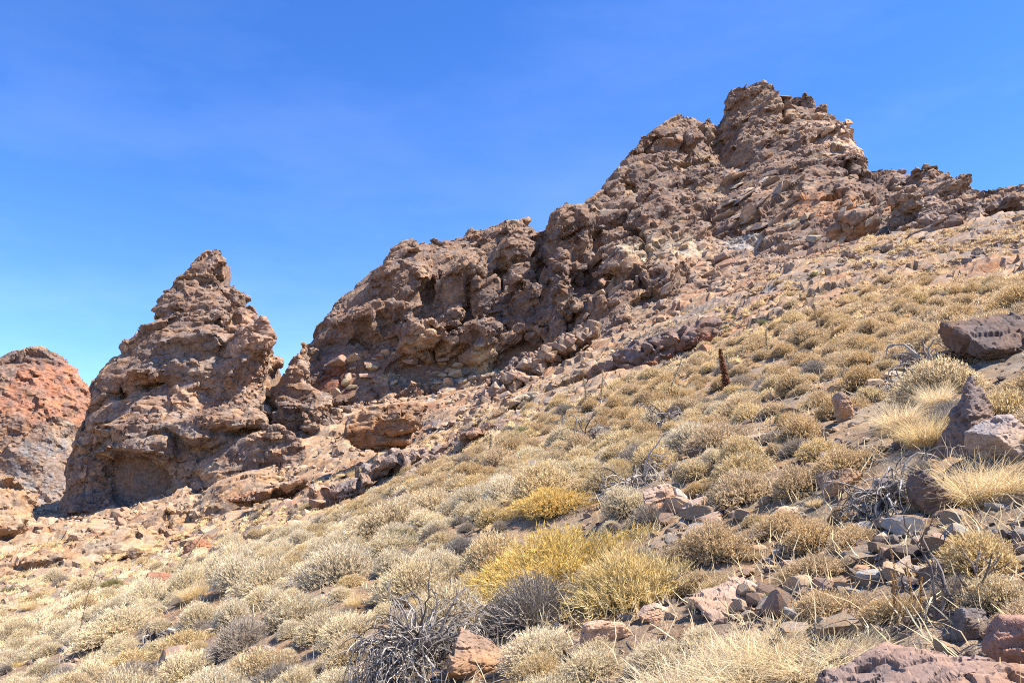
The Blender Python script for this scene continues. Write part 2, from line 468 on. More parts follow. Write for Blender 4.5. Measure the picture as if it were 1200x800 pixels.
# ------------------------------------------------------------------ rock formations
BROWN = np.array([0.205, 0.138, 0.10]); DARK = np.array([0.120, 0.085, 0.07]); GREYB = np.array([0.205, 0.168, 0.142])
TAN = np.array([0.31, 0.212, 0.14]); RED = np.array([0.25, 0.105, 0.06]); PALE = np.array([0.40, 0.32, 0.215]); PINK = np.array([0.34, 0.215, 0.15])
def blob(px, py, y, wpx, hpx, dep, rot=(0, 0, 0), seed=0, box=0.6):
    """a boulder-shaped bulge of the rock, sized as seen, at its distance"""
    V, F = chunk(seed + 500, 3, 13, box)
    V = V * np.array([metres(wpx, y) / 2, dep * (0.40 if y > 64 else 0.45), metres(hpx, y) / 2])
    V = V @ rotm(*rot).T + P(px, py, y)
    return V, [F]
def weather(V, F, bed, stages, seed, carve=(), fine=0.05, first=0):
    """break the skin into beds and blocks; bed = rotation that lays the bedding level"""
    Rb = rotm(*bed)
    if first == 0: V = smooth_np(V, F, 2)
    face = np.zeros(len(V))
    for (p, rx, ry, rz, push) in carve:
        d = (V - p) / np.array([rx, ry, rz])
        V = V + np.outer(np.exp(-((d ** 2).sum(1) * 0.9) ** 2), push)
    for k, (s, flat, amp, cr) in enumerate(stages, first):
        Nn = normals_np(smooth_np(V, F, max(1, int(8 / (k + 1) ** 2))), F)
        qb = V @ Rb.T
        wob = np.stack([vnoise(V / (s * 1.5), seed + 40 + k), vnoise(V / (s * 1.5) + 31, seed + 41 + k), vnoise(V / (s * 1.5) + 77, seed + 42 + k)], 1) * 0.14
        qq = qb / np.array([s * 1.5, s, s / flat]) + wob + seed * 3.7
        v, e, cid = chips(qq, seed + k * 7, 1.0 if k > 3 else 0.15, True)
        d = amp * v - cr * amp * np.exp(-e * 14)
        if k <= 3: d = d * 0.8 + fracture(V, Nn, cid, s * (0.14, 0.2, 0.2, 0.2)[k], 0.9, (0.15, 0.2, 0.28, 0.3)[k])
        if k == 1 and flat > 1.7:                                    # thin beds standing out as ledges, here and there
            bz = qb[:, 2] / (s * 0.42) + 0.8 * fbm(V / (s * 3), 3, seed + 60)
            d = d + 0.6 * amp * (np.abs((bz % 1.0) - 0.35) * 1.6 - 0.4) * np.clip(0.4 + 1.8 * fbm(V / (s * 4), 2, seed + 61), 0, 1.3)
        if k in (2, 3):                                              # smooth and broken patches
            d = d * np.clip(0.75 + 1.7 * vnoise(V / (s * 4.5) + 5, seed + 65), 0.12, 1.6)
        V = V + Nn * d[:, None]
        face += v * (0.5 if k else 0.9)
    if fine:
        Nn = normals_np(V, F)
        V = V + Nn * (fine * fbm(V * 2.6, 4, seed + 70, 0.62))[:, None]
    return V, face
def zone(V, px, py, y, wx, wz, wob=0.45, seed=0):
    """a stain with a ragged edge round a place on the rock"""
    p = P(px, py, y)
    d = np.sqrt(((V[:, 0] - p[0]) / metres(wx, y)) ** 2 + ((V[:, 2] - p[2]) / metres(wz, y)) ** 2 + ((V[:, 1] - p[1]) / (3.0 * metres(wx + wz, y))) ** 2)
    d = d + wob * fbm(V * 0.45, 4, seed + 200)
    return 1 - ss01(d, 0.75, 1.1)
def paint(V, face, crack, seed, base=BROWN, a=DARK, b=TAN, zones=()):
    n1 = fbm(V * 0.09, 4, seed + 100); n2 = fbm(V * 0.3 * np.array([1, 1, 1.8]), 4, seed + 110); n3 = fbm(V * 1.1, 3, seed + 120)
    c = np.repeat(base[None], len(V), 0)
    c = blend(c, np.repeat(a[None], len(V), 0), ss01(n1 + 0.4 * n2, 0.0, 0.45) * 0.7)
    c = blend(c, np.repeat(b[None], len(V), 0), ss01(n2 - 0.3 * n1, 0.0, 0.4) * 0.8)
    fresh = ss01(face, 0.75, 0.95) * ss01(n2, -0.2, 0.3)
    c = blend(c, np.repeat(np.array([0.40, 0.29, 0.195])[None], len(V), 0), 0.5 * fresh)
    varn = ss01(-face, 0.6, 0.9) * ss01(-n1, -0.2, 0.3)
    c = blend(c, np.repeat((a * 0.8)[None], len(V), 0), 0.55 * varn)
    streak = fbm(V * np.array([1.5, 1.5, 0.13]), 3, seed + 130)
    c = blend(c, np.repeat((a * 0.9)[None], len(V), 0), 0.5 * ss01(streak, 0.15, 0.5))
    for (px, py, y, wx, wz, col, amt) in zones:
        c = blend(c, np.repeat(col[None], len(V), 0), zone(V, px, py, y, wx, wz, 0.45, seed) * amt * np.clip(0.85 + 1.2 * n3, 0.25, 1))
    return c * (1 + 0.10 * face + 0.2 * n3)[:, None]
def formation(name, parts, vox, bed, stages, seed, label, cat, zones=(), carve=(), base=BROWN, a=DARK, b=TAN, fine=0.03, group=None, core=False):
    V, Fs = join(parts)
    V, F = voxel(V, Fs, vox * 1.7)
    V, _f = weather(V, F, bed, stages[:1], seed, carve, 0)
    if len(F) > 4000: V, F = biggest(V, F)
    V, F = voxel(V, [F], vox)
    # the skin nobody can see (underground, and the plain back of the big crags) is left coarse
    g = h_smooth(V[:, 0], V[:, 1])
    drop = V[:, 2] < g - 1.2
    if core:
        Ns = normals_np(smooth_np(V, F, 14), F)
        drop |= Ns[:, 1] > 0.3
    Fk = F[~drop[F].all(1)]
    used_ = np.zeros(len(V), bool); used_[Fk.ravel()] = True
    mp = np.cumsum(used_) - 1
    V, F = V[used_], mp[Fk]
    if core: V, F = biggest(V, F)
    Nn = normals_np(smooth_np(V, F, 3), F)
    qb = V @ rotm(*bed).T
    dj = np.zeros(len(V))
    for (sj, fl, dep, wid, sd) in ((stages[0][0] * 0.9, 1.3, 1.7 * stages[0][2], 0.16 + vox, 301), (stages[1][0] * 1.1, 1.5, 1.3 * stages[1][2], 0.05 + vox, 302)):
        wob = 0.22 * np.stack([vnoise(V / sj + 3, seed + sd), vnoise(V / sj + 41, seed + sd), vnoise(V / sj + 87, seed + sd)], 1)
        v_, e_ = chips(qb / np.array([sj * 1.4, sj, sj / fl]) + wob + seed * 1.9, seed + sd, 0.1)
        dj += dep * np.exp(-(e_ * sj / wid) ** 2) * np.clip(0.45 + 1.7 * vnoise(V / (sj * 1.6) + 9, seed + sd + 5), 0, 1.4)
    V = V - Nn * dj[:, None]                                             # open joints: narrow and deep
    V, face = weather(V, F, bed, stages[1:], seed, (), fine, 1)
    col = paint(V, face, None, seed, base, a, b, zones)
    org = np.array([V[:, 0].mean(), V[:, 1].mean(), V[:, 2].min()])
    faces, W_, cw = [F], V, col
    if core:
        Vc, Fc = parts[0]
        Vc = Vc + np.array([0, 2.2, -1.6])
        W_ = np.vstack([V, Vc]); cw = np.vstack([col, np.repeat(base[None], len(Vc), 0)])
        faces = [F] + [f + len(V) for f in Fc]
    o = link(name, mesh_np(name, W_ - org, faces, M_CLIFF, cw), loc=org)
    tag(o, label, cat, group)
    print(name, len(F), round(time.time() - T0, 1))
    return o, V, F

SKY = np.array([(330, 455), (352, 430), (365, 405), (372, 390), (385, 368), (400, 345), (418, 330), (432, 315), (447, 303), (455, 288), (470, 281), (480, 279), (490, 284), (503, 282), (512, 292), (530, 287), (545, 278), (560, 270), (575, 262), (590, 254),
    (605, 256), (617, 256), (632, 262), (640, 271), (648, 268), (651, 252), (660, 242), (668, 236), (674, 233), (682, 235), (690, 228), (700, 218), (720, 200), (740, 180), (755, 165), (765, 152), (780, 143), (795, 135), (810, 131), (818, 136),
    (826, 140), (832, 136), (834, 152), (840, 156), (846, 150), (851, 140), (856, 128), (865, 113), (878, 98), (890, 94), (905, 94), (918, 102), (930, 105), (945, 115), (952, 122), (968, 122), (978, 130), (985, 140), (997, 146), (1000, 156), (1010, 172),
    (1022, 190), (1040, 192), (1053, 199), (1062, 207), (1072, 205), (1080, 196), (1090, 193), (1100, 203), (1110, 206), (1122, 201), (1133, 204), (1140, 216), (1150, 222), (1158, 220), (1165, 214), (1175, 213), (1200, 212), (1250, 205), (1300, 212), (1400, 215)], float)
SKYD = np.array([(330, 100), (500, 104), (640, 104), (655, 100), (760, 112), (840, 122), (900, 124), (1000, 112), (1060, 98), (1120, 84), (1200, 72), (1400, 58)], float)
BASE = np.array([(330, 478, 96), (370, 450, 94), (430, 447, 93), (500, 452, 92), (560, 446, 91), (620, 432, 89), (660, 415, 84), (700, 425, 74), (760, 432, 60), (850, 405, 54), (920, 350, 54), (1000, 318, 54), (1100, 292, 50), (1200, 278, 43), (1400, 270, 36)], float)
def curtain(p0, p1, n, prof, thick, drop=8.0, lower=0.0):
    rings = []
    for px in np.linspace(p0, p1, n):
        ty = np.interp(px, SKY[:, 0], SKY[:, 1]) + lower; td = np.interp(px, SKYD[:, 0], SKYD[:, 1])
        by = np.interp(px, BASE[:, 0], BASE[:, 1]); bd = np.interp(px, BASE[:, 0], BASE[:, 2])
        B, T = P(px, by, bd), P(px, ty, td)
        pw = prof(px)
        pts = [B - np.array([0, 0, drop])]
        for t in np.linspace(0, 1, 34):
            k = t ** pw
            pts.append(np.array([B[0] + (T[0] - B[0]) * k, B[1] + (T[1] - B[1]) * k, B[2] + (T[2] - B[2]) * t]))
        H = T[2] - B[2]
        pts.append(T + np.array([0, 1.6, 0.0]))
        for t in np.linspace(0.0, 1, 10):
            pts.append(T + np.array([0, 3.2 + thick * (0.5 * t + 0.5 * t * t), -0.4 - (H + drop) * t]))
        rings.append(np.array(pts))
    return loft(rings)

ST_BIG = [(7.5, 1.4, 0.95, 0.45), (3.4, 1.5, 0.40, 0.45), (1.15, 1.7, 0.15, 0.4), (0.52, 1.5, 0.06, 0.35)]
crag_mid, Vm, Fm = formation('rock_crag',
    [curtain(352, 662, 260, lambda px: 1.15, 16), blob(470, 330, 98, 90, 70, 7, (0, -.4, 0), 1), blob(450, 378, 96, 100, 70, 8, (0, -.5, .2), 2), blob(540, 330, 98, 90, 70, 7, (0, -.5, 0), 3),
     blob(500, 395, 94, 110, 60, 8, (0, .2, 0), 4), blob(600, 300, 100, 60, 70, 6, (0, -.4, 0), 5), blob(560, 385, 93, 90, 60, 7, (0, -.6, 0), 6), blob(478, 295, 103, 40, 24, 5, (0, 0, 0), 7), blob(597, 270, 103, 50, 28, 5, (0, 0, 0), 8),
     blob(620, 350, 94, 60, 80, 6, (0, -.5, 0), 9)],
    0.175, (0, R(32), 0), ST_BIG, 3, 'long jagged brown crag between the rock pinnacle and the higher summit crag', 'crag', core=True,
    zones=[(395, 445, 94, 25, 22, RED, 0.8), (575, 425, 92, 35, 22, PALE, 0.7), (430, 300, 100, 60, 25, TAN, 0.3), (480, 440, 92, 70, 12, PALE, 0.6), (560, 300, 100, 60, 30, TAN, 0.4)],
    carve=[(P(530, 430, 91), 5, 6, 1.6, (0, 3.2, 0.3)), (P(612, 420, 90), 3, 6, 2.6, (0, 4.2, 0.4)), (P(415, 400, 95), 2, 5, 1.6, (0, 2.0, 0)), (P(480, 432, 92), 2.5, 5, 1.2, (0, 2.2, 0.2)), (P(640, 310, 96), 1.3, 6, 3.0, (0, 3.5, 0)), (P(452, 360, 96), 0.6, 6, 3.5, (0, 2.6, 0)), (P(500, 330, 98), 0.6, 6, 3.5, (0.4, 2.6, 0)), (P(548, 350, 96), 0.7, 6, 4.0, (0, 2.8, 0)), (P(588, 320, 98), 0.6, 6, 3.5, (0, 2.6, 0)), (P(520, 385, 94), 2.6, 5, 0.6, (0, 2.4, 0)), (P(580, 372, 94), 2.2, 5, 0.6, (0, 2.2, 0))])
crag_top, Vt, Ft = formation('rock_crag',
    [curtain(640, 1075, 360, lambda px: np.interp(px, [640, 700, 800, 900, 1000, 1075], [0.9, 0.75, 0.68, 0.62, 0.7, 0.8]), 30), blob(672, 278, 96, 46, 84, 6, (0, .1, 0), 21), blob(662, 355, 86, 42, 52, 5, (0, 0, .3), 22, .4), blob(702, 362, 82, 30, 34, 4, (0, .3, .3), 23),
     blob(735, 222, 106, 110, 60, 8, (0, -.6, 0), 24), blob(800, 180, 113, 90, 70, 8, (0, -.6, 0), 25), blob(775, 265, 98, 120, 80, 9, (0, -.7, .2), 26), blob(845, 215, 106, 90, 70, 9, (0, -.6, .2), 27), blob(897, 133, 120, 78, 80, 10, (0, -.2, 0), 28, .35),
     blob(925, 165, 116, 60, 80, 7, (0, -.7, .3), 29), blob(978, 172, 109, 56, 92, 10, (0, .3, .3), 30, .35), blob(1035, 207, 100, 56, 28, 6, (0, 0, 0), 31), blob(960, 240, 90, 100, 40, 7, (0, -.5, 0), 32), blob(720, 310, 88, 80, 60, 7, (0, -.6, 0), 33),
     blob(800, 345, 70, 80, 50, 6, (0, -.2, 0), 34), blob(880, 320, 66, 80, 40, 6, (0, .3, 0), 35), blob(1010, 262, 74, 90, 40, 6, (0, -.4, 0), 36), blob(760, 385, 62, 90, 50, 6, (0, -.3, 0), 37), blob(818, 150, 118, 30, 30, 4, (0, 0, 0), 38)],
    0.22, (0, R(35), 0), [(7.5, 1.7, 0.9, 0.45), (3.6, 2.0, 0.42, 0.4), (1.3, 1.8, 0.17, 0.4), (0.6, 1.5, 0.065, 0.35)], 5, 'highest jagged brown summit crag with tilted beds rising above the shrub slope', 'crag', core=True,
    zones=[(980, 172, 109, 38, 52, np.array([0.42, 0.29, 0.20]), 1.0), (860, 280, 80, 110, 45, TAN * 1.1, 0.8), (770, 290, 88, 60, 24, PALE, 0.75), (965, 285, 66, 60, 26, PALE, 0.85), (1000, 235, 84, 80, 35, np.array([0.33, 0.18, 0.10]), 0.95), (885, 265, 84, 22, 28, np.array([0.3, 0.28, 0.25]), 0.8), (840, 305, 70, 50, 15, PALE, 0.6)],
    carve=[(P(872, 210, 108), 3.0, 7, 4.5, (0, 5.0, 0)), (P(885, 262, 88), 2.2, 6, 2.6, (0, 2.0, 0)), (P(662, 392, 84), 2.5, 5, 1.2, (0, 3.0, 0.3)), (P(700, 285, 94), 1.2, 6, 5.0, (0, 3.0, 0)), (P(690, 335, 86), 1.5, 5, 2.5, (0, 2.5, 0)), (P(742, 230, 103), 0.7, 7, 4.0, (0, 2.8, 0)), (P(800, 215, 106), 0.7, 7, 4.5, (0.5, 2.8, 0)), (P(925, 150, 115), 0.7, 7, 4.5, (0, 2.6, 0)), (P(770, 310, 88), 3.0, 6, 0.6, (0, 2.4, 0)), (P(940, 255, 84), 3.0, 6, 0.5, (0, 2.2, 0)), (P(720, 262, 98), 2.6, 6, 0.6, (0, 2.4, 0)), (P(840, 190, 110), 2.4, 6, 0.6, (0, 2.2, 0))],
    b=np.array([0.29, 0.205, 0.135]))
crag_right, Vr, Fr = formation('rock_ridge',
    [curtain(1045, 1310, 180, lambda px: 0.8, 20), blob(1088, 212, 92, 40, 34, 5, (0, 0, 0), 51), blob(1124, 218, 84, 44, 30, 5, (0, 0, 0), 52), blob(1176, 230, 74, 60, 30, 6, (0, 0, 0), 53), blob(1090, 268, 56, 90, 36, 5, (0, -.15, 0), 54, .45),
     blob(1182, 240, 60, 60, 40, 5, (0, 0, 0), 55), blob(1130, 245, 66, 60, 34, 5, (0, -.2, 0), 56), blob(1060, 240, 76, 40, 30, 5, (0, -.5, 0), 57)],
    0.19, (0, R(18), 0), [(4.5, 1.8, 0.55, 0.4), (1.9, 2.0, 0.3, 0.35), (0.8, 1.8, 0.13, 0.35), (0.35, 1.5, 0.05, 0.3)], 9, 'low broken rock ridge running down from the summit crag above dry shrubs', 'rock ridge', core=True,
    zones=[(1100, 230, 70, 70, 20, GREYB, 0.6), (1060, 215, 90, 40, 20, TAN, 0.5)], base=np.array([0.235, 0.16, 0.118]),
    carve=[(P(1047, 250, 70), 1.2, 4, 2.0, (0, 2.5, 0)), (P(1112, 282, 54), 1.4, 3, 0.8, (0, 1.5, 0))])

def tower(levels, y, depth, turn=0.0, k=40, sub=5):
    """levels: (py, left px, right px) from foot to top, at y metres; oval rings joined into a solid"""
    L = np.array(levels, float)
    py = np.interp(np.linspace(0, len(L) - 1, (len(L) - 1) * sub + 1), np.arange(len(L)), L[:, 0])
    lx = np.interp(-py, -L[:, 0], L[:, 1]); rx = np.interp(-py, -L[:, 0], L[:, 2])
    rings = []
    for a_, l_, r_ in zip(py, lx, rx):
        A_, B_ = P(l_, a_, y), P(r_, a_, y)
        cen = (A_ + B_) / 2; hw = (B_[0] - A_[0]) / 2
        th = np.linspace(0, 2 * np.pi, k, endpoint=False)
        cx, sx = np.cos(th), np.sin(th)
        rr = 1.0 / (np.abs(cx) ** 2.5 + np.abs(sx) ** 2.5) ** 0.4
        ringp = np.stack([cen[0] + hw * cx * rr, cen[1] + turn * hw + depth * hw * sx * rr, np.full(k, cen[2])], 1)
        rings.append(ringp)
    return loft(rings)
PIN = [(660, 60, 380), (600, 85, 360), (560, 97, 350), (520, 102, 345), (500, 108, 336), (485, 115, 328), (465, 121, 320), (448, 124, 322), (435, 140, 322), (415, 153, 320), (395, 169, 312), (383, 183, 306), (370, 190, 300), (350, 200, 284), (338, 207, 268), (330, 211, 262), (322, 216, 261), (312, 222, 262), (302, 229, 263), (296, 236, 263), (290, 244, 263)]
pinnacle, Vp, Fp = formation('rock_pinnacle',
    [tower(PIN, 90, 0.8), blob(292, 420, 85, 60, 110, 8, (0, .35, -.3), 61), blob(180, 450, 84, 110, 30, 6, (0, 0, 0), 62), blob(170, 505, 82, 140, 50, 7, (0, -.15, 0), 63), blob(250, 500, 80, 140, 40, 7, (0, -.2, 0), 64), blob(230, 400, 84, 90, 40, 6, (0, 0, 0), 65), blob(280, 565, 82, 210, 110, 16, (0, -.4, 0), 66), blob(150, 528, 81, 120, 30, 8, (0.25, -.12, 0), 67, .45), blob(168, 437, 80.5, 56, 13, 4, (0, -.05, 0), 68), blob(232, 446, 80.5, 40, 10, 4, (0, 0, 0), 69), blob(246, 322, 89.5, 32, 74, 4, (0, .36, 0), 70, .4)],
    0.155, (R(5), R(6), 0), [(5.5, 1.3, 0.4, 0.35), (2.8, 1.4, 0.28, 0.45), (1.05, 1.5, 0.14, 0.4), (0.48, 1.5, 0.07, 0.35)], 13, 'tall leaning brown rock pinnacle with hollows, standing free beside the jagged crag', 'rock pinnacle', core=True,
    zones=[(300, 400, 86, 32, 60, PINK, 0.65), (230, 420, 84, 60, 30, GREYB, 0.7), (200, 470, 84, 80, 30, PINK, 0.35), (190, 520, 80, 100, 25, GREYB, 0.6), (245, 310, 90, 20, 18, PINK, 0.6), (200, 560, 80, 80, 20, TAN, 0.6)],
    carve=[(P(168, 449, 81), 1.9, 3.5, 0.9, (0, 4.0, 0.3)), (P(140, 462, 83), 1.5, 3.5, 1.0, (0, 2.5, 0.2)), (P(228, 455, 80), 1.0, 3, 0.6, (0, 1.8, 0.1)), (P(242, 370, 83), 0.7, 3, 0.7, (0, 1.8, 0)), (P(202, 362, 85), 0.9, 3, 0.7, (0, 1.6, 0)), (P(300, 378, 84), 0.9, 3, 0.8, (0, 1.5, 0)),
           (P(145, 564, 78), 2.7, 7, 1.6, (0.5, 6, 0.2)), (P(230, 325, 86), 2.0, 3, 0.6, (0, 1.2, 0)), (P(125, 562, 78), 2.8, 7, 2.4, (1.0, 5.0, 0.3)), (P(280, 505, 78), 3.0, 4, 0.5, (0, 2.5, 0.2)), (P(268, 365, 84), 0.4, 3, 4.0, (0, 1.2, 0))])
DOME = [(640, -140, 150), (590, -120, 130), (540, -110, 118), (500, -100, 112), (470, -70, 111), (455, -50, 106), (440, -25, 96), (428, -5, 85), (418, 10, 74), (411, 32, 60)]
formation('rock_dome',
    [tower(DOME, 112, 0.7), blob(30, 530, 96, 90, 60, 8, (0, .1, 0), 71), blob(80, 520, 94, 50, 70, 6, (0, -.3, 0), 72), blob(60, 560, 90, 90, 40, 7, (0, .2, 0), 73)],
    0.21, (R(5), R(-20), 0), [(5.0, 1.4, 0.4, 0.3), (1.8, 1.4, 0.2, 0.3), (0.8, 1.3, 0.11, 0.3), (0.4, 1.2, 0.05, 0.3)], 17, 'rounded red-brown rock dome beside the pinnacle with grey blocks below', 'rock dome', core=True,
    zones=[(65, 450, 106, 60, 50, np.array([0.32, 0.15, 0.092]), 0.8), (30, 540, 96, 70, 50, np.array([0.22, 0.19, 0.17]), 0.85), (85, 520, 92, 14, 50, TAN, 0.8)], base=np.array([0.25, 0.165, 0.118]))
ST_MED = [(3.0, 1.8, 0.3, 0.35), (1.3, 1.8, 0.16, 0.35), (0.55, 1.6, 0.07, 0.3)]
def outcrop(name, blobs, vox, bed, seed, label, cat='rock outcrop', stages=ST_MED, **kw):
    return formation(name, [blob(*b) for b in blobs], vox, bed, stages, seed, label, cat, **kw)
outcrop('rock_outcrop', [(220, 610, 64, 240, 66, 12, (0.2, -.42, .2), 81), (130, 645, 57, 190, 48, 10, (0.2, -.3, .2), 82), (300, 575, 72, 180, 50, 12, (0.2, -.35, 0), 83), (60, 662, 54, 130, 34, 9, (0.1, -.2, 0), 84), (150, 700, 50, 260, 34, 8, (0, -.3, 0), 85)], 0.14, (0, R(22), 0), 23,
    'broad sloping orange rock tongue with an undercut below the pinnacle cave', base=np.array([0.33, 0.215, 0.13]), a=BROWN, b=np.array([0.38, 0.265, 0.16]), carve=[(P(140, 668, 50), 5.5, 4, 0.5, (0, 2.2, 0.1))])
outcrop('rock_outcrop', [(10, 590, 66, 80, 70, 9, (0, .1, 0), 86), (-40, 610, 62, 100, 90, 9, (0, 0, 0), 87), (20, 650, 58, 70, 34, 7, (0, -.2, 0), 88)], 0.12, (0, R(10), 0), 27, 'rounded orange rock outcrop beneath the red-brown dome', base=np.array([0.33, 0.21, 0.125]), a=BROWN, b=TAN)
outcrop('rock_pillar', [(349, 446, 88, 54, 92, 7, (0, .1, .2), 91), (345, 492, 86, 56, 60, 6, (0, 0, 0), 92), (380, 490, 84, 60, 50, 6, (0, .2, 0), 93), (348, 478, 89, 90, 60, 7, (0, 0, 0), 94)], 0.12, (0, 0, 0), 31, 'small stubby brown rock pillar in the gap between pinnacle and crag', 'rock pillar', base=np.array([0.26, 0.172, 0.12]), zones=[(380, 480, 84, 30, 30, TAN, 0.6)])
outcrop('boulder', [(452, 500, 62, 84, 66, 6, (0, -.1, -.4), 95, .35), (470, 486, 62, 70, 40, 5, (0.2, 0, -.5), 96, .4), (430, 505, 62, 40, 50, 4, (0, 0, 0), 97, .4)], 0.10, (0, R(8), 0), 35, 'big orange-brown boulder with a dark overhanging face on the bare talus', 'boulder', base=np.array([0.235, 0.135, 0.078]), b=TAN)
outcrop('rock_outcrop', [(770, 410, 48, 130, 70, 7, (0, -.3, .2), 101), (820, 395, 46, 70, 70, 6, (0, .2, 0), 102), (720, 440, 50, 90, 40, 6, (0, -.3, 0), 103), (735, 385, 56, 80, 50, 6, (0, -.2, 0), 104), (850, 360, 56, 100, 50, 6, (0, .3, 0), 105)], 0.10, (0, R(-30), 0), 37,
    'rugged red and purple-brown outcrop at the foot of the summit crag', base=np.array([0.21, 0.14, 0.108]), a=np.array([0.15, 0.115, 0.103]), b=PINK, zones=[(815, 420, 45, 36, 26, RED, 0.95), (760, 438, 46, 40, 14, np.array([0.36, 0.15, 0.06]), 0.8)])
outcrop('rock_outcrop', [(620, 470, 58, 150, 26, 6, (0, -.45, 0), 107), (680, 445, 56, 90, 26, 5, (0, -.4, 0), 108), (560, 500, 60, 110, 24, 6, (0, -.35, 0), 109)], 0.10, (0, R(28), 0), 39, 'low tan rock shelf lying under the leaning columns', base=np.array([0.29, 0.198, 0.125]), b=PALE)
outcrop('rock_outcrop', [(590, 502, 45, 120, 26, 4, (0, -.3, 0), 111), (540, 525, 46, 110, 26, 4, (0, -.35, 0), 112), (470, 545, 46, 120, 30, 5, (0, -.25, 0), 113), (410, 575, 44, 100, 24, 4, (0, -.3, 0), 114)], 0.09, (0, R(25), 0), 41, 'low pinkish-grey bedrock ledge along the upper edge of the shrubs', base=np.array([0.28, 0.188, 0.138]), a=GREYB, b=PINK)
outcrop('rock_outcrop', [(330, 575, 56, 90, 26, 5, (0, -.2, 0), 116), (290, 585, 54, 60, 20, 4, (0, -.2, 0), 117)], 0.09, (0, R(15), 0), 43, 'small red-brown ledge with a dark undercut in the pale talus', base=np.array([0.30, 0.178, 0.115]), b=TAN, carve=[(P(325, 583, 53), 2.0, 2.5, 0.35, (0, 1.2, 0))])
print('formations', round(time.time() - T0, 1))

# ------------------------------------------------------------------ plants: mesh builders (unit radius, scaled where they grow)
def pick(r, cols, n, var=0.14):
    c = np.array(cols)[r.integers(0, len(cols), n)]
    return c * (1 + var * r.normal(size=(n, 1)))
def unit(v): return v / (np.linalg.norm(v, axis=1, keepdims=True) + 1e-9)
def ribbons(pts, wid, r):
    """pts (n, k, 3), wid (k,) -> flat tapering strips"""
    n, k = pts.shape[:2]
    d = unit(pts[:, -1] - pts[:, 0])
    side = unit(np.cross(d, unit(r.normal(size=(n, 3)))))
    a = pts + side[:, None] * np.asarray(wid)[None, :, None] / 2; b = pts - side[:, None] * np.asarray(wid)[None, :, None] / 2
    V = np.stack([a, b], 2).reshape(-1, 3)
    i = (np.arange(n) * 2 * k)[:, None] + (np.arange(k - 1) * 2)[None, :]
    return V, np.stack([i, i + 1, i + 3, i + 2], -1).reshape(-1, 4)
def diamonds(p, d, l, wd, r):
    side = unit(np.cross(d, r.normal(size=d.shape)))
    l = np.asarray(l).reshape(-1, 1); m = p + d * l * 0.55
    V = np.stack([p, m + side * wd / 2, p + d * l, m - side * wd / 2], 1).reshape(-1, 3)
    return V, np.arange(len(V)).reshape(-1, 4)
def slivers(p, d, l, wd, r):
    side = unit(np.cross(d, r.normal(size=d.shape)))
    l = np.asarray(l).reshape(-1, 1); a = p + d * l * 0.35
    V = np.stack([p, a + side * wd * 0.8, p + d * l], 1).reshape(-1, 3)
    return V, np.arange(len(V)).reshape(-1, 3)
def shrub(seed, n=1500, flat=0.75, lumps=8, leaves=4, ll=0.085, lw=0.022, sw=0.012, cl=(), cs=(), up=0.35, start=0.62, jit=0.55, spread=0.55):
    r = np.random.default_rng(seed)
    lumps = lumps + r.integers(-3, 4); spread = spread * r.uniform(0.75, 1.3)
    th = r.uniform(0, 2 * np.pi, lumps); rad = spread * np.sqrt(r.uniform(0.05, 1, lumps))
    cen = np.stack([rad * np.cos(th), rad * np.sin(th), np.zeros(lumps)], 1); lr = r.uniform(0.34, 0.6, lumps)
    cen[0] = 0; lr[0] = 0.7
    li = r.integers(0, lumps, n)
    li = np.where(r.random(n) < 0.25, 0, li)
    d = r.normal(size=(n, 3)); d[:, 2] = np.abs(d[:, 2]) * 1.15 + 0.05; d = unit(d)
    tip = cen[li] + d * (lr[li] * r.uniform(0.8, 1.06, n))[:, None]
    tip[:, 2] = tip[:, 2] * flat * (1.25 - 0.35 * np.linalg.norm(cen[li], axis=1)) + 0.03
    base = cen[li] * 0.55 + r.normal(size=(n, 3)) * 0.05; base[:, 2] = -0.06
    mid = base * 0.45 + tip * 0.55 + r.normal(size=(n, 3)) * 0.04; mid[:, 2] += 0.04
    Vs, Fs = ribbons(np.stack([base, mid, tip], 1), (sw * 1.5, sw, sw * 0.6), r)
    csv = np.repeat(pick(r, cs, n), 6, 0)
    m = n * leaves
    k = np.repeat(np.arange(n), leaves)
    t = start + (1 - start) * r.random(m) ** 0.8
    q = mid[k] + (tip[k] - mid[k]) * ((t - 0.5) * 2)[:, None]
    dd = unit(unit(tip - mid)[k] + jit * r.normal(size=(m, 3)) + np.array([0, 0, up]))
    Vl, Fl = slivers(q, dd, ll * r.uniform(0.6, 1.3, m), lw, r)
    shade = 1 + 0.10 * r.normal(size=n)
    lc = pick(r, cl, m)
    dead = (r.random(lumps) < 0.2)[li][k] & (r.random(m) < 0.75)      # some tufts have lost their dry flowers
    lc[dead] = pick(r, cs, m)[dead]
    clv = np.repeat(lc * shade[k][:, None], 3, 0)
    return (Vs, Fs, csv), (Vl, Fl, clv)
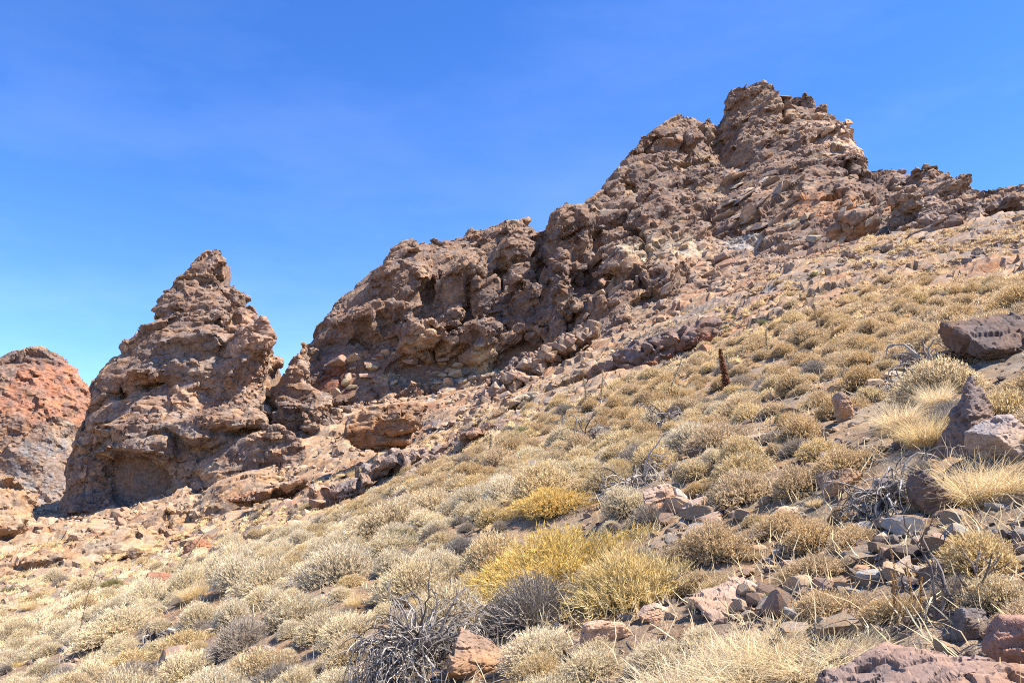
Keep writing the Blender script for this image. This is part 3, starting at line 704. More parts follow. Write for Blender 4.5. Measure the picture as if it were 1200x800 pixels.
def tuft(seed, n=900, h=1.1, wd=0.016, cl=(), lean=0.45, spread=0.55):
    r = np.random.default_rng(seed)
    th = r.uniform(0, 2 * np.pi, n); rad = spread * np.sqrt(r.random(n))
    base = np.stack([rad * np.cos(th), rad * np.sin(th), np.full(n, -0.05)], 1)
    out = np.stack([np.cos(th), np.sin(th), np.zeros(n)], 1) * (lean * (0.35 + rad / spread))[:, None] + r.normal(size=(n, 3)) * 0.3
    L_ = h * r.uniform(0.45, 1.05, n)[:, None]
    upv = np.array([0, 0, 1.0])
    p1 = base + (upv + out * 0.35) * L_ * 0.4; p2 = base + (upv * 0.92 + out * 0.7) * L_ * 0.75; p3 = base + (upv * 0.85 + out * 1.05) * L_
    V, F = ribbons(np.stack([base, p1, p2, p3], 1), (wd * .8, wd, wd * 0.8, wd * 0.25), r)
    return V, F, np.repeat(pick(r, cl, n), 8, 0), p3
def tube(pts, rad, sides=5):
    pts = np.asarray(pts, float); n = len(pts)
    d = np.gradient(pts, axis=0); d = unit(d)
    ref = np.array([0.31, 0.52, 0.79]); a = unit(np.cross(d, ref)); b = np.cross(d, a)
    th = np.linspace(0, 2 * np.pi, sides, endpoint=False)
    rings = [pts[i] + rad[i] * (np.cos(th)[:, None] * a[i] + np.sin(th)[:, None] * b[i]) for i in range(n)]
    return loft(rings)
STRAW = [(0.84, 0.64, 0.35), (0.74, 0.55, 0.29), (0.89, 0.73, 0.46), (0.58, 0.42, 0.23)]
TAWNY = [(0.77, 0.56, 0.31), (0.66, 0.46, 0.25), (0.84, 0.65, 0.40), (0.48, 0.33, 0.19)]
BLEACH = [(0.90, 0.74, 0.47), (0.82, 0.65, 0.39), (0.93, 0.80, 0.56), (0.66, 0.51, 0.33)]
ASH = [(0.33, 0.28, 0.225), (0.25, 0.215, 0.175), (0.44, 0.375, 0.30), (0.19, 0.16, 0.135)]
DUSK = [(0.48, 0.37, 0.26), (0.36, 0.28, 0.21), (0.60, 0.48, 0.33), (0.26, 0.205, 0.16)]
YELL = [(0.86, 0.61, 0.23), (0.76, 0.53, 0.19), (0.90, 0.69, 0.32), (0.62, 0.44, 0.17)]
GOLD = [(0.86, 0.58, 0.21), (0.76, 0.49, 0.17), (0.90, 0.66, 0.30)]
GREEN = [(0.30, 0.29, 0.13), (0.22, 0.23, 0.10), (0.42, 0.39, 0.21), (0.17, 0.17, 0.08)]
STEM = [(0.50, 0.37, 0.21), (0.38, 0.28, 0.17), (0.58, 0.45, 0.27), (0.28, 0.21, 0.14)]
PSTEM = [(0.60, 0.49, 0.32), (0.46, 0.37, 0.25), (0.34, 0.28, 0.21)]
YSTEM = [(0.48, 0.38, 0.18), (0.36, 0.29, 0.16), (0.56, 0.44, 0.22), (0.27, 0.22, 0.15)]
GSTEM = [(0.29, 0.25, 0.21), (0.20, 0.175, 0.15), (0.39, 0.34, 0.285)]
WEATHERED = [(0.29, 0.25, 0.215), (0.19, 0.165, 0.145), (0.38, 0.335, 0.29), (0.12, 0.105, 0.09)]
PROTO = {}
def proto(kind, seeds, **kw):
    L_ = []
    for s_ in seeds:
        (a, b, c_), (d, e, f) = shrub(s_, **kw)
        L_.append([('stems', mesh_np('stems', a, b, M_TWIG, c_)), ('foliage', mesh_np('foliage', d, e, M_LEAF, f))])
    PROTO[kind] = L_
proto('straw', (1, 2, 3), cl=STRAW, cs=STEM, n=2000, leaves=9, ll=0.06, lw=0.014, sw=0.009, up=0.5, start=0.66)
proto('tawny', (5, 6, 7), cl=TAWNY, cs=STEM, n=2000, leaves=9, ll=0.06, lw=0.014, sw=0.009, up=0.45, start=0.66)
proto('bleach', (9, 10, 11), cl=BLEACH, cs=PSTEM, n=2000, leaves=9, ll=0.065, lw=0.012, sw=0.009, up=0.8, flat=0.8, start=0.62)
proto('ash', (13, 14), cl=ASH, cs=GSTEM, n=1800, leaves=5, ll=0.085, lw=0.008, sw=0.009, up=0.5, start=0.35, jit=0.45)
proto('dusk', (16, 17), cl=DUSK, cs=GSTEM, n=1800, leaves=7, ll=0.065, lw=0.011, sw=0.009, up=0.6, start=0.45)
proto('yellow', (19, 20), cl=YELL, cs=YSTEM, n=2000, leaves=10, ll=0.085, lw=0.009, sw=0.006, up=0.5, start=0.35, jit=0.6, flat=0.62, lumps=13, spread=0.8)
proto('gold', (21,), cl=GOLD, cs=YSTEM, n=2400, leaves=9, ll=0.08, lw=0.011, sw=0.006, up=0.5, start=0.5, jit=0.45, flat=0.62, spread=0.65)
proto('green', (22, 23), cl=GREEN, cs=STEM, n=1200, leaves=9, ll=0.065, lw=0.018)
for kind, cl, h, lean in (('tuft', STRAW, 1.25, 0.5), ('paletuft', BLEACH, 1.2, 0.35)):
    L_ = []
    for s_ in (31, 32):
        V, F, c_, _ = tuft(s_, n=1500, h=h, wd=0.011, cl=cl, lean=lean, spread=0.7)
        L_.append([('blades', mesh_np('blades', V, F, M_LEAF, c_))])
    PROTO[kind] = L_
NAMES = {'straw': 'straw_shrub', 'tawny': 'tawny_shrub', 'bleach': 'pale_shrub', 'ash': 'grey_shrub', 'dusk': 'twiggy_shrub', 'yellow': 'yellow_shrub', 'gold': 'golden_shrub', 'green': 'green_shrub', 'tuft': 'grass_tuft', 'paletuft': 'grass_tuft'}
def slope_rot(x, y, spin, amt=0.75):
    e = 0.6
    hx = (gz(x + e, y) - gz(x - e, y)) / (2 * e); hy = (gz(x, y + e) - gz(x, y - e)) / (2 * e)
    n = Vector((-hx * amt, -hy * amt, 1)).normalized()
    return (n.to_track_quat('Z', 'Y').to_matrix() @ Matrix.Rotation(spin, 3, 'Z')).to_euler()
TAKEN = []                                                          # discs on the slope that are in use
def grow(kind, x, y, rad, high, label, cat, group=None, var=None, sink=0.04, spin=None):
    L_ = PROTO[kind]
    ch = L_[random.randrange(len(L_)) if var is None else var % len(L_)]
    o = empty(NAMES[kind], (x, y, gz(x, y) - sink * rad), label, cat, group)
    o.rotation_euler = slope_rot(x, y, random.uniform(0, 6.28) if spin is None else spin)
    u_ = random.uniform(0.8, 1.25)
    o.scale = (rad * u_, rad / u_, rad * high)
    for nm, me in ch: link(nm, me, o)
    return o
def hero(kind, px, py, wpx, high, label, cat='shrub', group=None, var=None, squash=1.0):
    p = at(px, py)
    d = math.hypot(p[0], p[1])
    rad = metres(wpx, d) / 2 * (0.84 if kind in PROTO and 'tuft' not in kind else 1.0)
    o = grow(kind, p[0], p[1], rad, high, label, cat, group, var)
    TAKEN.append((p[0], p[1], rad * 0.85))
    if kind in ('yellow', 'gold', 'ash') and wpx > 60:                # open ground on the downhill side
        TAKEN.append((p[0] * (1 - rad / d), p[1] * (1 - rad / d), rad * 0.8))
    return o

# ------------------------------------------------------------------ boulders and stones on the slope
def stone_mesh(seed, col, level=3, cuts=11, box=0.5, peak=0.0, var=0.14):
    V, F = chunk(seed, level, cuts, box)
    if peak:
        t = (V[:, 2] + 1) / 2
        V[:, 0] = V[:, 0] * (1 - peak * t) - 0.25 * peak * t; V[:, 1] *= (1 - 0.6 * peak * t)
    c_ = np.repeat(np.array(col)[None], len(V), 0) * (1 + var * fbm(V * 1.6 + seed, 4, seed))[:, None]
    return mesh_np('stone', V, F, M_STONE, c_)
WEDGE = (np.array([(-1, -.7, -1), (1, -.8, -1), (.9, .8, -1), (-.9, .8, -1), (.05, -.15, 1), (.55, .45, .5)], float), [np.array([(0, 1, 4), (1, 5, 4), (1, 2, 5), (2, 3, 5), (3, 4, 5), (3, 0, 4)]), np.array([(3, 2, 1, 0)])])
def big_stone(seed, col, dims, peak=0.0, vox=0.03):
    """a boulder with its own broken skin"""
    V, F = chunk(seed, 4, 10, 0.3)
    Fs = [F]
    if peak: V, Fs = WEDGE
    V = V * np.array(dims)
    V, Q_ = voxel(V, Fs, vox)
    s0 = max(dims); am = 0.35 if peak else (0.55 if s0 > 0.45 and dims[0] > 0.45 and vox < 0.012 else 1.0)
    if peak:
        V, face = weather(V, Q_, (0.2, 0.3, 0.1), [(0.34 * s0, 1.5, 0.035 * s0, .5), (0.13 * s0, 1.4, 0.016 * s0, .4), (0.06 * s0, 1.3, 0.007 * s0, .35)], seed, (), 0.012 * s0, 4)
    else: V, face = weather(V, Q_, (0.2, 0.3, 0.1), [(0.5 * s0, 1.3, 0.035 * s0, .5), (0.2 * s0, 1.4, 0.016 * s0, .4), (0.075 * s0, 1.3, 0.007 * s0, .35)], seed, (), 0.008 * s0, 4)
    c_ = np.repeat(np.array(col)[None], len(V), 0) * (1 + 0.08 * face + 0.2 * fbm(V * 3.0 / s0, 4, seed))[:, None]
    return mesh_np('boulder', V, Q_, M_STONE, c_)
PKT = (0.32, 0.215, 0.15); GRT = (0.25, 0.21, 0.178); DKT = (0.15, 0.115, 0.098); TNT = (0.35, 0.26, 0.175); WHT = (0.42, 0.375, 0.32); RDT = (0.25, 0.13, 0.08)
def boulder(px, py, wpx, hpx, dep, col, label, seed, peak=0.0, rot=(0, 0, 0), sink=0.3, name='boulder', cat='boulder'):
    p = at(px, py); d = math.hypot(p[0], p[1])
    dims = np.array([metres(wpx, d) / 2, metres(wpx, d) / 2 * dep, metres(hpx, d) / 2 * (1 + sink)])
    o = link(name, big_stone(seed, col, dims, peak, max(dims) / (60 if wpx > 200 else 23)), loc=(p[0], p[1], p[2] + dims[2] * (1 - 2 * sink)))
    o.rotation_euler = rot
    tag(o, label, cat)
    TAKEN.append((p[0], p[1], dims[0] * 0.85)); TAKEN.append((p[0] * (1 - dims[0] / d), p[1] * (1 - dims[0] / d), dims[0] * 0.7)); TAKEN.append((p[0] * (1 - 1.9 * dims[0] / d), p[1] * (1 - 1.9 * dims[0] / d), dims[0] * 0.55))
    return o
boulder(1172, 412, 110, 44, 0.8, (0.176, 0.124, 0.100), 'large dark brown flat-topped boulder sunk in the shrubs high on the slope', 201, rot=(0.62, -0.2, 0.25))
boulder(1140, 524, 92, 84, 0.8, (0.16, 0.118, 0.098), 'pointed wedge of grey-brown rock rising to a sharp tip', 202, peak=0.75, rot=(0, 0, 0.5))
boulder(1172, 532, 72, 48, 0.9, (0.248, 0.200, 0.168), 'rounded grey boulder pressed against the pointed wedge rock', 203, rot=(0, 0, 0.2))
boulder(990, 492, 36, 28, 0.8, PKT, 'small pinkish pale-topped rock among tawny cushions above the bare patch', 204, rot=(0, 0.2, 0.3))
boulder(1094, 604, 50, 50, 0.8, DKT, 'dark shaded boulder beside the bleached grey dead brush', 205)
boulder(1060, 585, 60, 34, 0.8, (0.240, 0.192, 0.160), 'flat grey-brown rock lying above the bleached grey dead brush', 206, rot=(0, 0.1, 0))
boulder(780, 602, 52, 42, 0.7, (0.368, 0.248, 0.168), 'smooth pinkish-tan boulder behind a dark upright grey shrub', 207)
boulder(862, 712, 84, 9, 1.1, (0.320, 0.212, 0.148), 'broad flat pinkish slab tilted beside small broken stones', 208, rot=(0.45, -0.15, 0.3), sink=0.2)
boulder(1085, 878, 330, 100, 0.6, (0.240, 0.160, 0.120), 'massive rough pinkish-brown boulder lying on pale dry grass', 209, rot=(0, 0.1, 0.1), sink=0.35)
boulder(1185, 775, 90, 46, 0.8, (0.280, 0.160, 0.116), 'reddish angular boulder behind the massive pinkish boulder', 210, rot=(0, 0.15, -0.2))
boulder(1135, 750, 44, 34, 0.9, (0.152, 0.124, 0.112), 'dark grey rounded rock wedged against the reddish angular boulder', 211)
boulder(765, 728, 44, 20, 0.9, (0.336, 0.232, 0.168), 'small pale pink block under the yellow-green shrub', 212)
boulder(556, 786, 74, 46, 0.9, (0.27, 0.18, 0.12), 'tan angular boulder caught under a tangle of dead branches', 213, rot=(0, 0.3, 0.4))
boulder(710, 752, 60, 26, 0.9, (0.320, 0.216, 0.152), 'low reddish rock half buried below the dark grey shrub', 214)
boulder(990, 572, 52, 24, 0.8, (0.336, 0.224, 0.144), 'flat tan rock ledge below the bare gravel patch', 215, rot=(0, -0.1, 0))
boulder(915, 610, 40, 16, 0.8, TNT, 'small pale flat stone between two round tawny shrubs', 216)
boulder(185, 693, 32, 20, 0.9, RDT, 'small rusty red boulder at the foot of the orange rock tongue', 217)
boulder(232, 648, 36, 18, 0.9, (0.336, 0.176, 0.104), 'flat salmon-red rock in the dry grass above the bare twigs', 218)
print('boulders', round(time.time() - T0, 1))
STONES = [stone_mesh(300 + k, c_, 2, 10, 0.5) for k, c_ in enumerate((PKT, GRT, TNT, WHT, PKT, GRT, (0.36, 0.25, 0.18), DKT, TNT, (0.42, 0.33, 0.25)))]
def put_stone(p, size, label, group, flat=0.6, name='stone', mesh=None):
    o = link(name, mesh or STONES[random.randrange(len(STONES))])
    o.scale = (size * random.uniform(0.8, 1.25), size * random.uniform(0.7, 1.0), size * flat * random.uniform(0.7, 1.2))
    o.rotation_euler = (random.uniform(-.35, .35), random.uniform(-.35, .35), random.uniform(0, 6.28))
    o.location = (p[0], p[1], p[2] + size * flat * 0.35)
    return tag(o, label, 'stone', group)
SCREE = [  # direction box, how many, size in the picture, words
    (1010, 1120, 600, 690, 80, (8, 34), 'pale grey angular stone in the rubble patch below the dead brush', 'stones of the grey rubble patch'),
    (860, 1000, 690, 745, 45, (7, 30), 'tan angular stone in the rubble beside the flat pink slab', 'stones beside the flat pink slab'),
    (780, 900, 592, 645, 30, (8, 36), 'pinkish flat stone on bare soil behind the yellow-green shrub', 'stones on bare soil behind the yellow shrub'),
    (860, 940, 620, 700, 30, (7, 24), 'small brown stone on bare soil between round tawny shrubs', 'stones between the round tawny shrubs'),
    (960, 1070, 505, 535, 22, (5, 14), 'small stone on the bare gravel patch below the pinkish rock', 'stones on the bare gravel patch'),
    (1120, 1200, 585, 640, 16, (8, 30), 'grey block beneath the yellow grass tufts right of the dead brush', 'blocks under the yellow grass'),
    (185, 300, 735, 775, 14, (10, 34), 'buff stone lying in dry grass at the foot of the dark shrub', 'stones at the foot of the dark shrub')]
for (x0, x1, y0, y1, n, (s0, s1), lab, grp) in SCREE:
    for k in range(n):
        p = at(random.uniform(x0, x1), random.uniform(y0, y1))
        d = math.hypot(p[0], p[1])
        sz = metres(s0 + (s1 - s0) * random.random() ** 2.0, d) / 2 * 1.2
        put_stone(p, sz, lab, grp)
def in_scree(px, py):
    for (x0, x1, y0, y1, *_r) in SCREE[:6]:
        if x0 + 8 < px < x1 - 8 and y0 + 4 < py < y1 - 2: return True
    return 985 < px < 1060 and 505 < py < 545

# ------------------------------------------------------------------ the plants one can point at
hero('gold', 645, 598, 134, 0.85, 'broad golden-yellow broom-like shrub on its own in the pale cushions', 'shrub')
hero('yellow', 648, 676, 215, 1.15, 'yellow-green shrub growing out of the top of the dark grey bush', 'shrub', var=0)
hero('yellow', 735, 700, 205, 1.2, 'large upright yellow-green shrub above the small pale pink block', 'shrub', var=1)
hero('ash', 628, 728, 165, 1.25, 'large dark grey leafless bush under the yellow-green shrub', 'shrub', var=0)
hero('ash', 762, 616, 88, 1.1, 'dark upright grey shrub in front of the smooth pinkish-tan boulder', 'shrub', var=1)
hero('ash', 540, 650, 72, 1.0, 'rounded grey bush above the bleached cushions and left of the yellow-green shrub', 'shrub', var=2)
hero('ash', 1010, 442, 42, 1.1, 'round blue-grey shrub below the dead branches of the upper slope', 'shrub', var=0)
hero('ash', 872, 466, 40, 1.0, 'small grey bush just right of the reddish flower stalk', 'shrub', var=1)
hero('ash', 74, 800, 66, 1.0, 'grey twiggy bush under the leaning thin stalk', 'shrub', var=2)
hero('dusk', 150, 806, 96, 1.0, 'brownish grey bush beside the grey twiggy bush', 'shrub', var=0)
hero('dusk', 285, 760, 110, 1.1, 'dark brown-grey bush behind the buff stones', 'shrub', var=1)
hero('ash', 325, 800, 80, 1.0, 'spiky slate-grey bush below the dark brown-grey bush', 'shrub', var=0)
hero('ash', 450, 597, 30, 0.9, 'tiny blue-grey bush at the upper edge of the cushions', 'shrub', var=1)
hero('dusk', 935, 530, 60, 1.0, 'dark twiggy bush below the reddish stalk among tawny cushions', 'shrub', var=2)
hero('green', 612, 510, 40, 0.9, 'grey-green shrub against the pinkish bedrock ledge', 'shrub', var=0)
hero('green', 575, 525, 34, 0.7, 'low olive shrub spreading below the grey-green shrub', 'shrub', var=1)
hero('green', 492, 560, 40, 0.7, 'dull green low bush at the end of the bedrock ledge', 'shrub', var=0)
hero('green', 893, 382, 26, 1.0, 'bright olive bush at the foot of the summit crag', 'shrub', var=1)
hero('green', 962, 352, 44, 0.7, 'wide green shrub on the upper edge of the slope', 'shrub', var=0)
hero('green', 932, 375, 40, 0.7, 'dull green scrub between the olive bush and the wide green shrub', 'shrub', var=1)
hero('green', 130, 688, 40, 0.7, 'small green bush under the orange rock tongue', 'shrub', var=0)
hero('green', 215, 670, 30, 1.0, 'olive feathery bush beside the salmon-red rock', 'shrub', var=1)
hero('green', 10, 695, 36, 0.5, 'flat green patch of scrub below the rounded orange outcrop', 'shrub', var=0)
hero('green', 905, 708, 36, 1.1, 'fresh green leafy plant beside the flat pink slab', 'plant', var=1)
hero('green', 1068, 438, 20, 1.0, 'small bright green plant under the dead branches of the upper slope', 'plant', var=0)
hero('yellow', 10, 785, 34, 0.8, 'small yellow-green cushion near the grey twiggy bush', 'shrub', var=0)
hero('gold', 250, 718, 26, 0.9, 'small orange-tinged shrub above the dark brown-grey bush', 'shrub')
T_ = 'round tawny cushion shrub growing beside the bare rubble'
G_ = 'tawny shrubs round the rubble'
for px, py, wpx, hi in ((872, 585, 118, 1.0), (918, 625, 88, 1.0), (1000, 640, 92, 0.9), (955, 672, 92, 0.8), (968, 722, 108, 0.9), (820, 690, 86, 0.85), (1040, 725, 90, 0.8), (880, 655, 46, 0.7)):
    hero('tawny', px, py, wpx, hi, T_, 'shrub', G_)
for px, py, wpx, hi in ((1150, 668, 130, 1.1), (1172, 715, 110, 1.1), (1120, 700, 80, 0.9)):
    hero('dusk' if px == 1120 else 'straw', px, py, wpx, hi, 'tall straw-coloured shrub among bare twigs above the reddish boulders', 'shrub', 'straw shrubs above the reddish boulders')
for px, py, wpx, hi in ((1145, 588, 96, 0.6), (1195, 578, 70, 0.6), (1085, 522, 50, 0.9), (1055, 500, 50, 0.8)):
    hero('tuft', px, py, wpx, hi, 'yellow straw grass tuft beside the pointed wedge rock and rubble', 'grass', 'yellow grass tufts round the wedge rock')
for px, py, wpx, hi in ((870, 800, 130, 0.42), (950, 785, 110, 0.4), (800, 815, 120, 0.45), (1000, 772, 80, 0.4), (900, 772, 90, 0.38), (850, 772, 70, 0.36)):
    hero('paletuft', px, py, wpx, hi, 'bleached pale grass tuft in front of the massive pinkish boulder', 'grass', 'pale grass tufts by the massive boulder')
for px, py, wpx, hi in ((490, 700, 170, 0.95), (400, 680, 150, 0.95), (405, 750, 110, 0.9), (625, 775, 130, 0.9), (770, 785, 120, 0.85), (690, 795, 130, 0.8), (380, 745, 100, 0.9), (395, 812, 120, 0.7), (245, 810, 120, 0.7), (640, 830, 170, 0.7), (740, 835, 150, 0.6), (455, 650, 110, 0.8), (820, 755, 80, 0.7), (700, 770, 90, .7)):
    hero('bleach', px, py, wpx, hi, 'bleached pale straw shrub in the dense cover round the dead branches', 'shrub', 'bleached shrubs round the dead branches')

# ------------------------------------------------------------------ dead wood and stalks
def dead_tangle(px, py, wpx, high, nb, label, seed, thick=0.013, cols=WEATHERED, droop=1.0, name='dead_shrub', sub=2):
    r = np.random.default_rng(seed)
    p = at(px, py); d0 = math.hypot(p[0], p[1]); rad = metres(wpx, d0) / 2
    root = empty(name, p, label, 'dead shrub')
    TAKEN.append((p[0], p[1], rad * 0.8)); TAKEN.append((p[0] * (1 - rad * 0.8 / d0), p[1] * (1 - rad * 0.8 / d0), rad * 0.6))
    root.rotation_euler = slope_rot(p[0], p[1], 0)
    def branch(start, dirn, length, r0, parent, nm, depth):
        n = 9
        pts = [np.array(start, float)]; d = np.array(dirn, float)
        for k in range(n):
            d = d + r.normal(size=3) * 0.2 + np.array([0, 0, -0.55 * droop * (k / n)])
            d /= np.linalg.norm(d)
            nx = pts[-1] + d * length / n
            nx[2] = max(nx[2], 0.01 + 0.04 * r.random())
            pts.append(nx)
        V, Fs = tube(pts, np.linspace(r0, r0 * 0.18, n + 1) * r.uniform(0.85, 1.15, n + 1), 5)
        o = link(nm, mesh_np(nm, V, Fs, M_WOOD, np.repeat(pick(r, cols, 1, 0.18), len(V), 0) * (1 + 0.15 * r.normal(size=(len(V), 1)))), parent)
        if depth:
            for _ in range(r.integers(2, 5)):
                k = r.integers(3, n)
                branch(pts[k], d * 0.6 + r.normal(size=3) * 0.6, length * r.uniform(0.3, 0.55), r0 * 0.55, o, 'twig', 0)
    for k in range(nb):
        a = r.uniform(0, 6.28); el = r.uniform(-0.1, 1.0)
        dv = (math.cos(a) * math.cos(el), math.sin(a) * math.cos(el), math.sin(el) * high)
        s_ = np.array([math.cos(a), math.sin(a), 0]) * rad * 0.3 * r.random() + np.array([0, 0, rad * high * 0.5 * r.random()])
        branch(s_, dv, rad * r.uniform(0.7, 1.35), thick * r.uniform(0.5, 1.3), root, 'branch', 1)
    return root
dead_tangle(500, 785, 170, 1.0, 120, 'sprawling tangle of bare grey dead branches over a tan boulder', 401, 0.0085)
dead_tangle(1045, 600, 120, 0.8, 80, 'bleached grey mass of dead brush hanging over the rubble patch', 402, 0.010)
dead_tangle(1088, 440, 84, 0.8, 45, 'dark dead branches heaped against the flat-topped boulder of the upper slope', 403, 0.02, [(0.2, 0.17, 0.15), (0.3, 0.27, 0.24)])
dead_tangle(690, 518, 66, 0.8, 35, 'dark grey dead brush below the rugged red outcrop', 404, 0.025)
dead_tangle(785, 500, 60, 0.9, 30, 'grey dead twigs sticking out of pale cushions below the red outcrop', 405, 0.02)
dead_tangle(745, 572, 100, 0.5, 45, 'flattened blue-grey dead twigs above the smooth pinkish-tan boulder', 406, 0.014)
dead_tangle(185, 752, 44, 0.8, 16, 'dark broken dead branches above the buff stones', 407, 0.02, [(0.12, 0.10, 0.09), (0.2, 0.18, 0.16)])
def bare_twigs(px, py, hpx, label, seed, r0, cols, nb=4, lean=(0, 0, 0)):
    r = np.random.default_rng(seed)
    p = at(px, py); d0 = math.hypot(p[0], p[1]); H = metres(hpx, d0)
    root = empty('bare_twig_plant', p, label, 'dead plant')
    for b in range(nb):
        pts = [np.zeros(3) + r.normal(size=3) * 0.02 * H]; pts[0][2] = -0.02
        d = np.array([r.normal() * 0.3, r.normal() * 0.3, 1.0]) + np.array(lean)
        for k in range(8):
            d = d + r.normal(size=3) * 0.22; d[2] = abs(d[2]); d /= np.linalg.norm(d); pts.append(pts[-1] + d * H / 8 * r.uniform(0.8, 1.1))
        V, Fs = tube(pts, np.linspace(r0, r0 * 0.3, 9), 5)
        o = link('branch', mesh_np('branch', V, Fs, M_WOOD, np.repeat(pick(r, cols, 1), len(V), 0)), root)
        for t in range(4):
            k = r.integers(2, 8); e = unit((np.array([r.normal(), r.normal(), 0.7]))[None])[0]
            q_ = [pts[k] + e * H * 0.3 * u + np.array([0, 0, 0.05 * H * u * u]) + r.normal(size=3) * 0.008 * H for u in np.linspace(0, 1, 5)]
            V, Fs = tube(q_, np.linspace(r0 * 0.5, r0 * 0.2, 5), 4)
            link('twig', mesh_np('twig', V, Fs, M_WOOD, np.repeat(pick(r, cols, 1), len(V), 0)), o)
    return root
BLK = [(0.11, 0.09, 0.08), (0.16, 0.13, 0.115)]
bare_twigs(1100, 725, 110, 'black bare twig plant standing in front of the grey rubble', 411, 0.008, BLK, 4, (0.1, 0, 0))
bare_twigs(1125, 715, 80, 'forked dark twigs rising out of straw shrubs', 412, 0.008, BLK, 3, (0.4, 0, 0))
bare_twigs(272, 692, 38, 'small forked black twig sticking up from the bleached cushions', 413, 0.016, BLK, 2, (0.3, 0, 0))
bare_twigs(902, 480, 26, 'tiny forked dead twig among the tawny cushions', 414, 0.015, BLK, 2)
bare_twigs(770, 505, 36, 'dark forked twig above the pale cushions of the upper slope', 415, 0.02, BLK, 2)
def stalk(px, py, hpx, rpx, col, label, seed, lean=(0, 0), dense=1.0, head=0.75):
    """a dried flower spike: a thin stem with a bristly seed head"""
    r = np.random.default_rng(seed)
    p = at(px, py); d0 = math.hypot(p[0], p[1]); H = metres(hpx, d0); rr = metres(rpx, d0) / 2
    root = empty('flower_stalk', p, label, 'flower stalk')
    ax = lambda t: np.array([lean[0] * t * H, lean[1] * t * H, t * H - 0.05]) + 0.02 * H * np.array([math.sin(5 * t + seed), math.cos(4 * t + seed), 0])
    pts = [ax(t) for t in np.linspace(0, 1, 12)]
    V, Fs = tube(pts, np.linspace(rr * 0.3, rr * 0.08, 12), 6)
    link('stem', mesh_np('stem', V, Fs, M_WOOD, np.repeat(pick(r, [tuple(x * 0.7 for x in col)], 1), len(V), 0)), root)
    n = int(700 * dense)
    t = (1 - head) + head * r.random(n)
    q_ = np.array([ax(a_) for a_ in t])
    d = unit(np.stack([r.normal(size=n), r.normal(size=n), 0.35 + 0.4 * r.normal(size=n)], 1))
    V, F = diamonds(q_, d, rr * r.uniform(0.5, 1.5, n) * (1.2 - 0.75 * t), rr * 0.36, r)
    link('seed_head', mesh_np('seed_head', V, F, M_LEAF, np.repeat(pick(r, [col, tuple(x * 0.75 for x in col)], n), 4, 0)), root)
    return root
stalk(852, 468, 60, 10, (0.33, 0.17, 0.10), 'upright reddish-brown dried flower spike standing alone on the slope', 421, (-0.06, 0), 1.9, 0.8)
stalk(899, 418, 34, 5, (0.6, 0.48, 0.3), 'pale thin dried spike between the reddish spike and the olive bush', 422, (0.05, 0), 0.5)
stalk(963, 395, 40, 5, (0.45, 0.33, 0.2), 'thin brown dried stalk below the wide green shrub', 423, (-0.15, 0), 0.5)
stalk(782, 470, 52, 5, (0.6, 0.5, 0.34), 'pale leaning dried stalk in front of the red-stained outcrop', 424, (0.35, 0), 0.5)
stalk(705, 478, 46, 6, (0.6, 0.5, 0.34), 'pale feathery stalk left of the rugged red outcrop', 425, (0.05, 0), 0.5)
stalk(688, 476, 36, 5, (0.55, 0.46, 0.32), 'short pale stalk beside the pale feathery stalk', 426, (-0.1, 0), 0.5)
stalk(573, 535, 28, 6, (0.6, 0.5, 0.34), 'short bleached spike in front of the bedrock ledge', 427, (0.1, 0), 0.5)
stalk(84, 762, 82, 4, (0.36, 0.24, 0.15), 'leaning thin brown stalk above the grey twiggy bush', 428, (0.22, 0), 0.35)
stalk(200, 690, 60, 5, (0.5, 0.38, 0.25), 'thin leaning buff stalk beside the olive feathery bush', 429, (0.5, 0), 0.3)
for k, (px, hp) in enumerate(((1062, 85), (1054, 60), (1070, 70), (1048, 50), (1078, 55))):
    o = stalk(px, 728, hp, 5, (0.50, 0.29, 0.11), 'slender orange dried stalk in the clump below the grey rubble', 431 + k, (0.06 * (k - 2), 0), 0.35, 0.5)
    o['group'] = 'orange stalks below the grey rubble'
print('heroes', round(time.time() - T0, 1))

# ------------------------------------------------------------------ the rest of the cover, cushion by cushion
def to_px(x, y, z):
    zc = y * CP + (z - EYE) * SP; yc = -y * SP + (z - EYE) * CP
    return 600 + FPX * x / zc, 400 - FPX * yc / zc
MARKS = [(at(px, py), nm) for px, py, nm in ((645, 598, 'the golden-yellow shrub'), (648, 668, 'the yellow-green shrub'), (640, 735, 'the large dark grey bush'), (500, 782, 'the dead branch tangle'), (852, 468, 'the reddish flower spike'), (1130, 522, 'the pointed wedge rock'),
    (1172, 412, 'the flat-topped dark boulder'), (780, 602, 'the smooth pinkish-tan boulder'), (862, 712, 'the flat pink slab'), (1045, 600, 'the bleached dead brush'), (1085, 800, 'the massive pinkish boulder'), (285, 760, 'the dark brown-grey bush'), (74, 800, 'the grey twiggy bush'), (185, 690, 'the rusty red boulder'),
    (450, 597, 'the bedrock ledge'), (612, 510, 'the grey-green shrub'), (690, 518, 'the dark grey dead brush'), (785, 440, 'the rugged red outcrop'), (893, 382, 'the bright olive bush'), (962, 352, 'the wide green shrub'), (1010, 442, 'the round blue-grey shrub'), (990, 492, 'the small pinkish rock'), (1120, 320, 'the broken rock ridge'), (232, 648, 'the salmon-red rock'), (540, 650, 'the rounded grey bush'), (1060, 690, 'the grey rubble patch'), (1190, 330, 'the slabs under the ridge'), (400, 660, 'the bleached shrub drift'))]
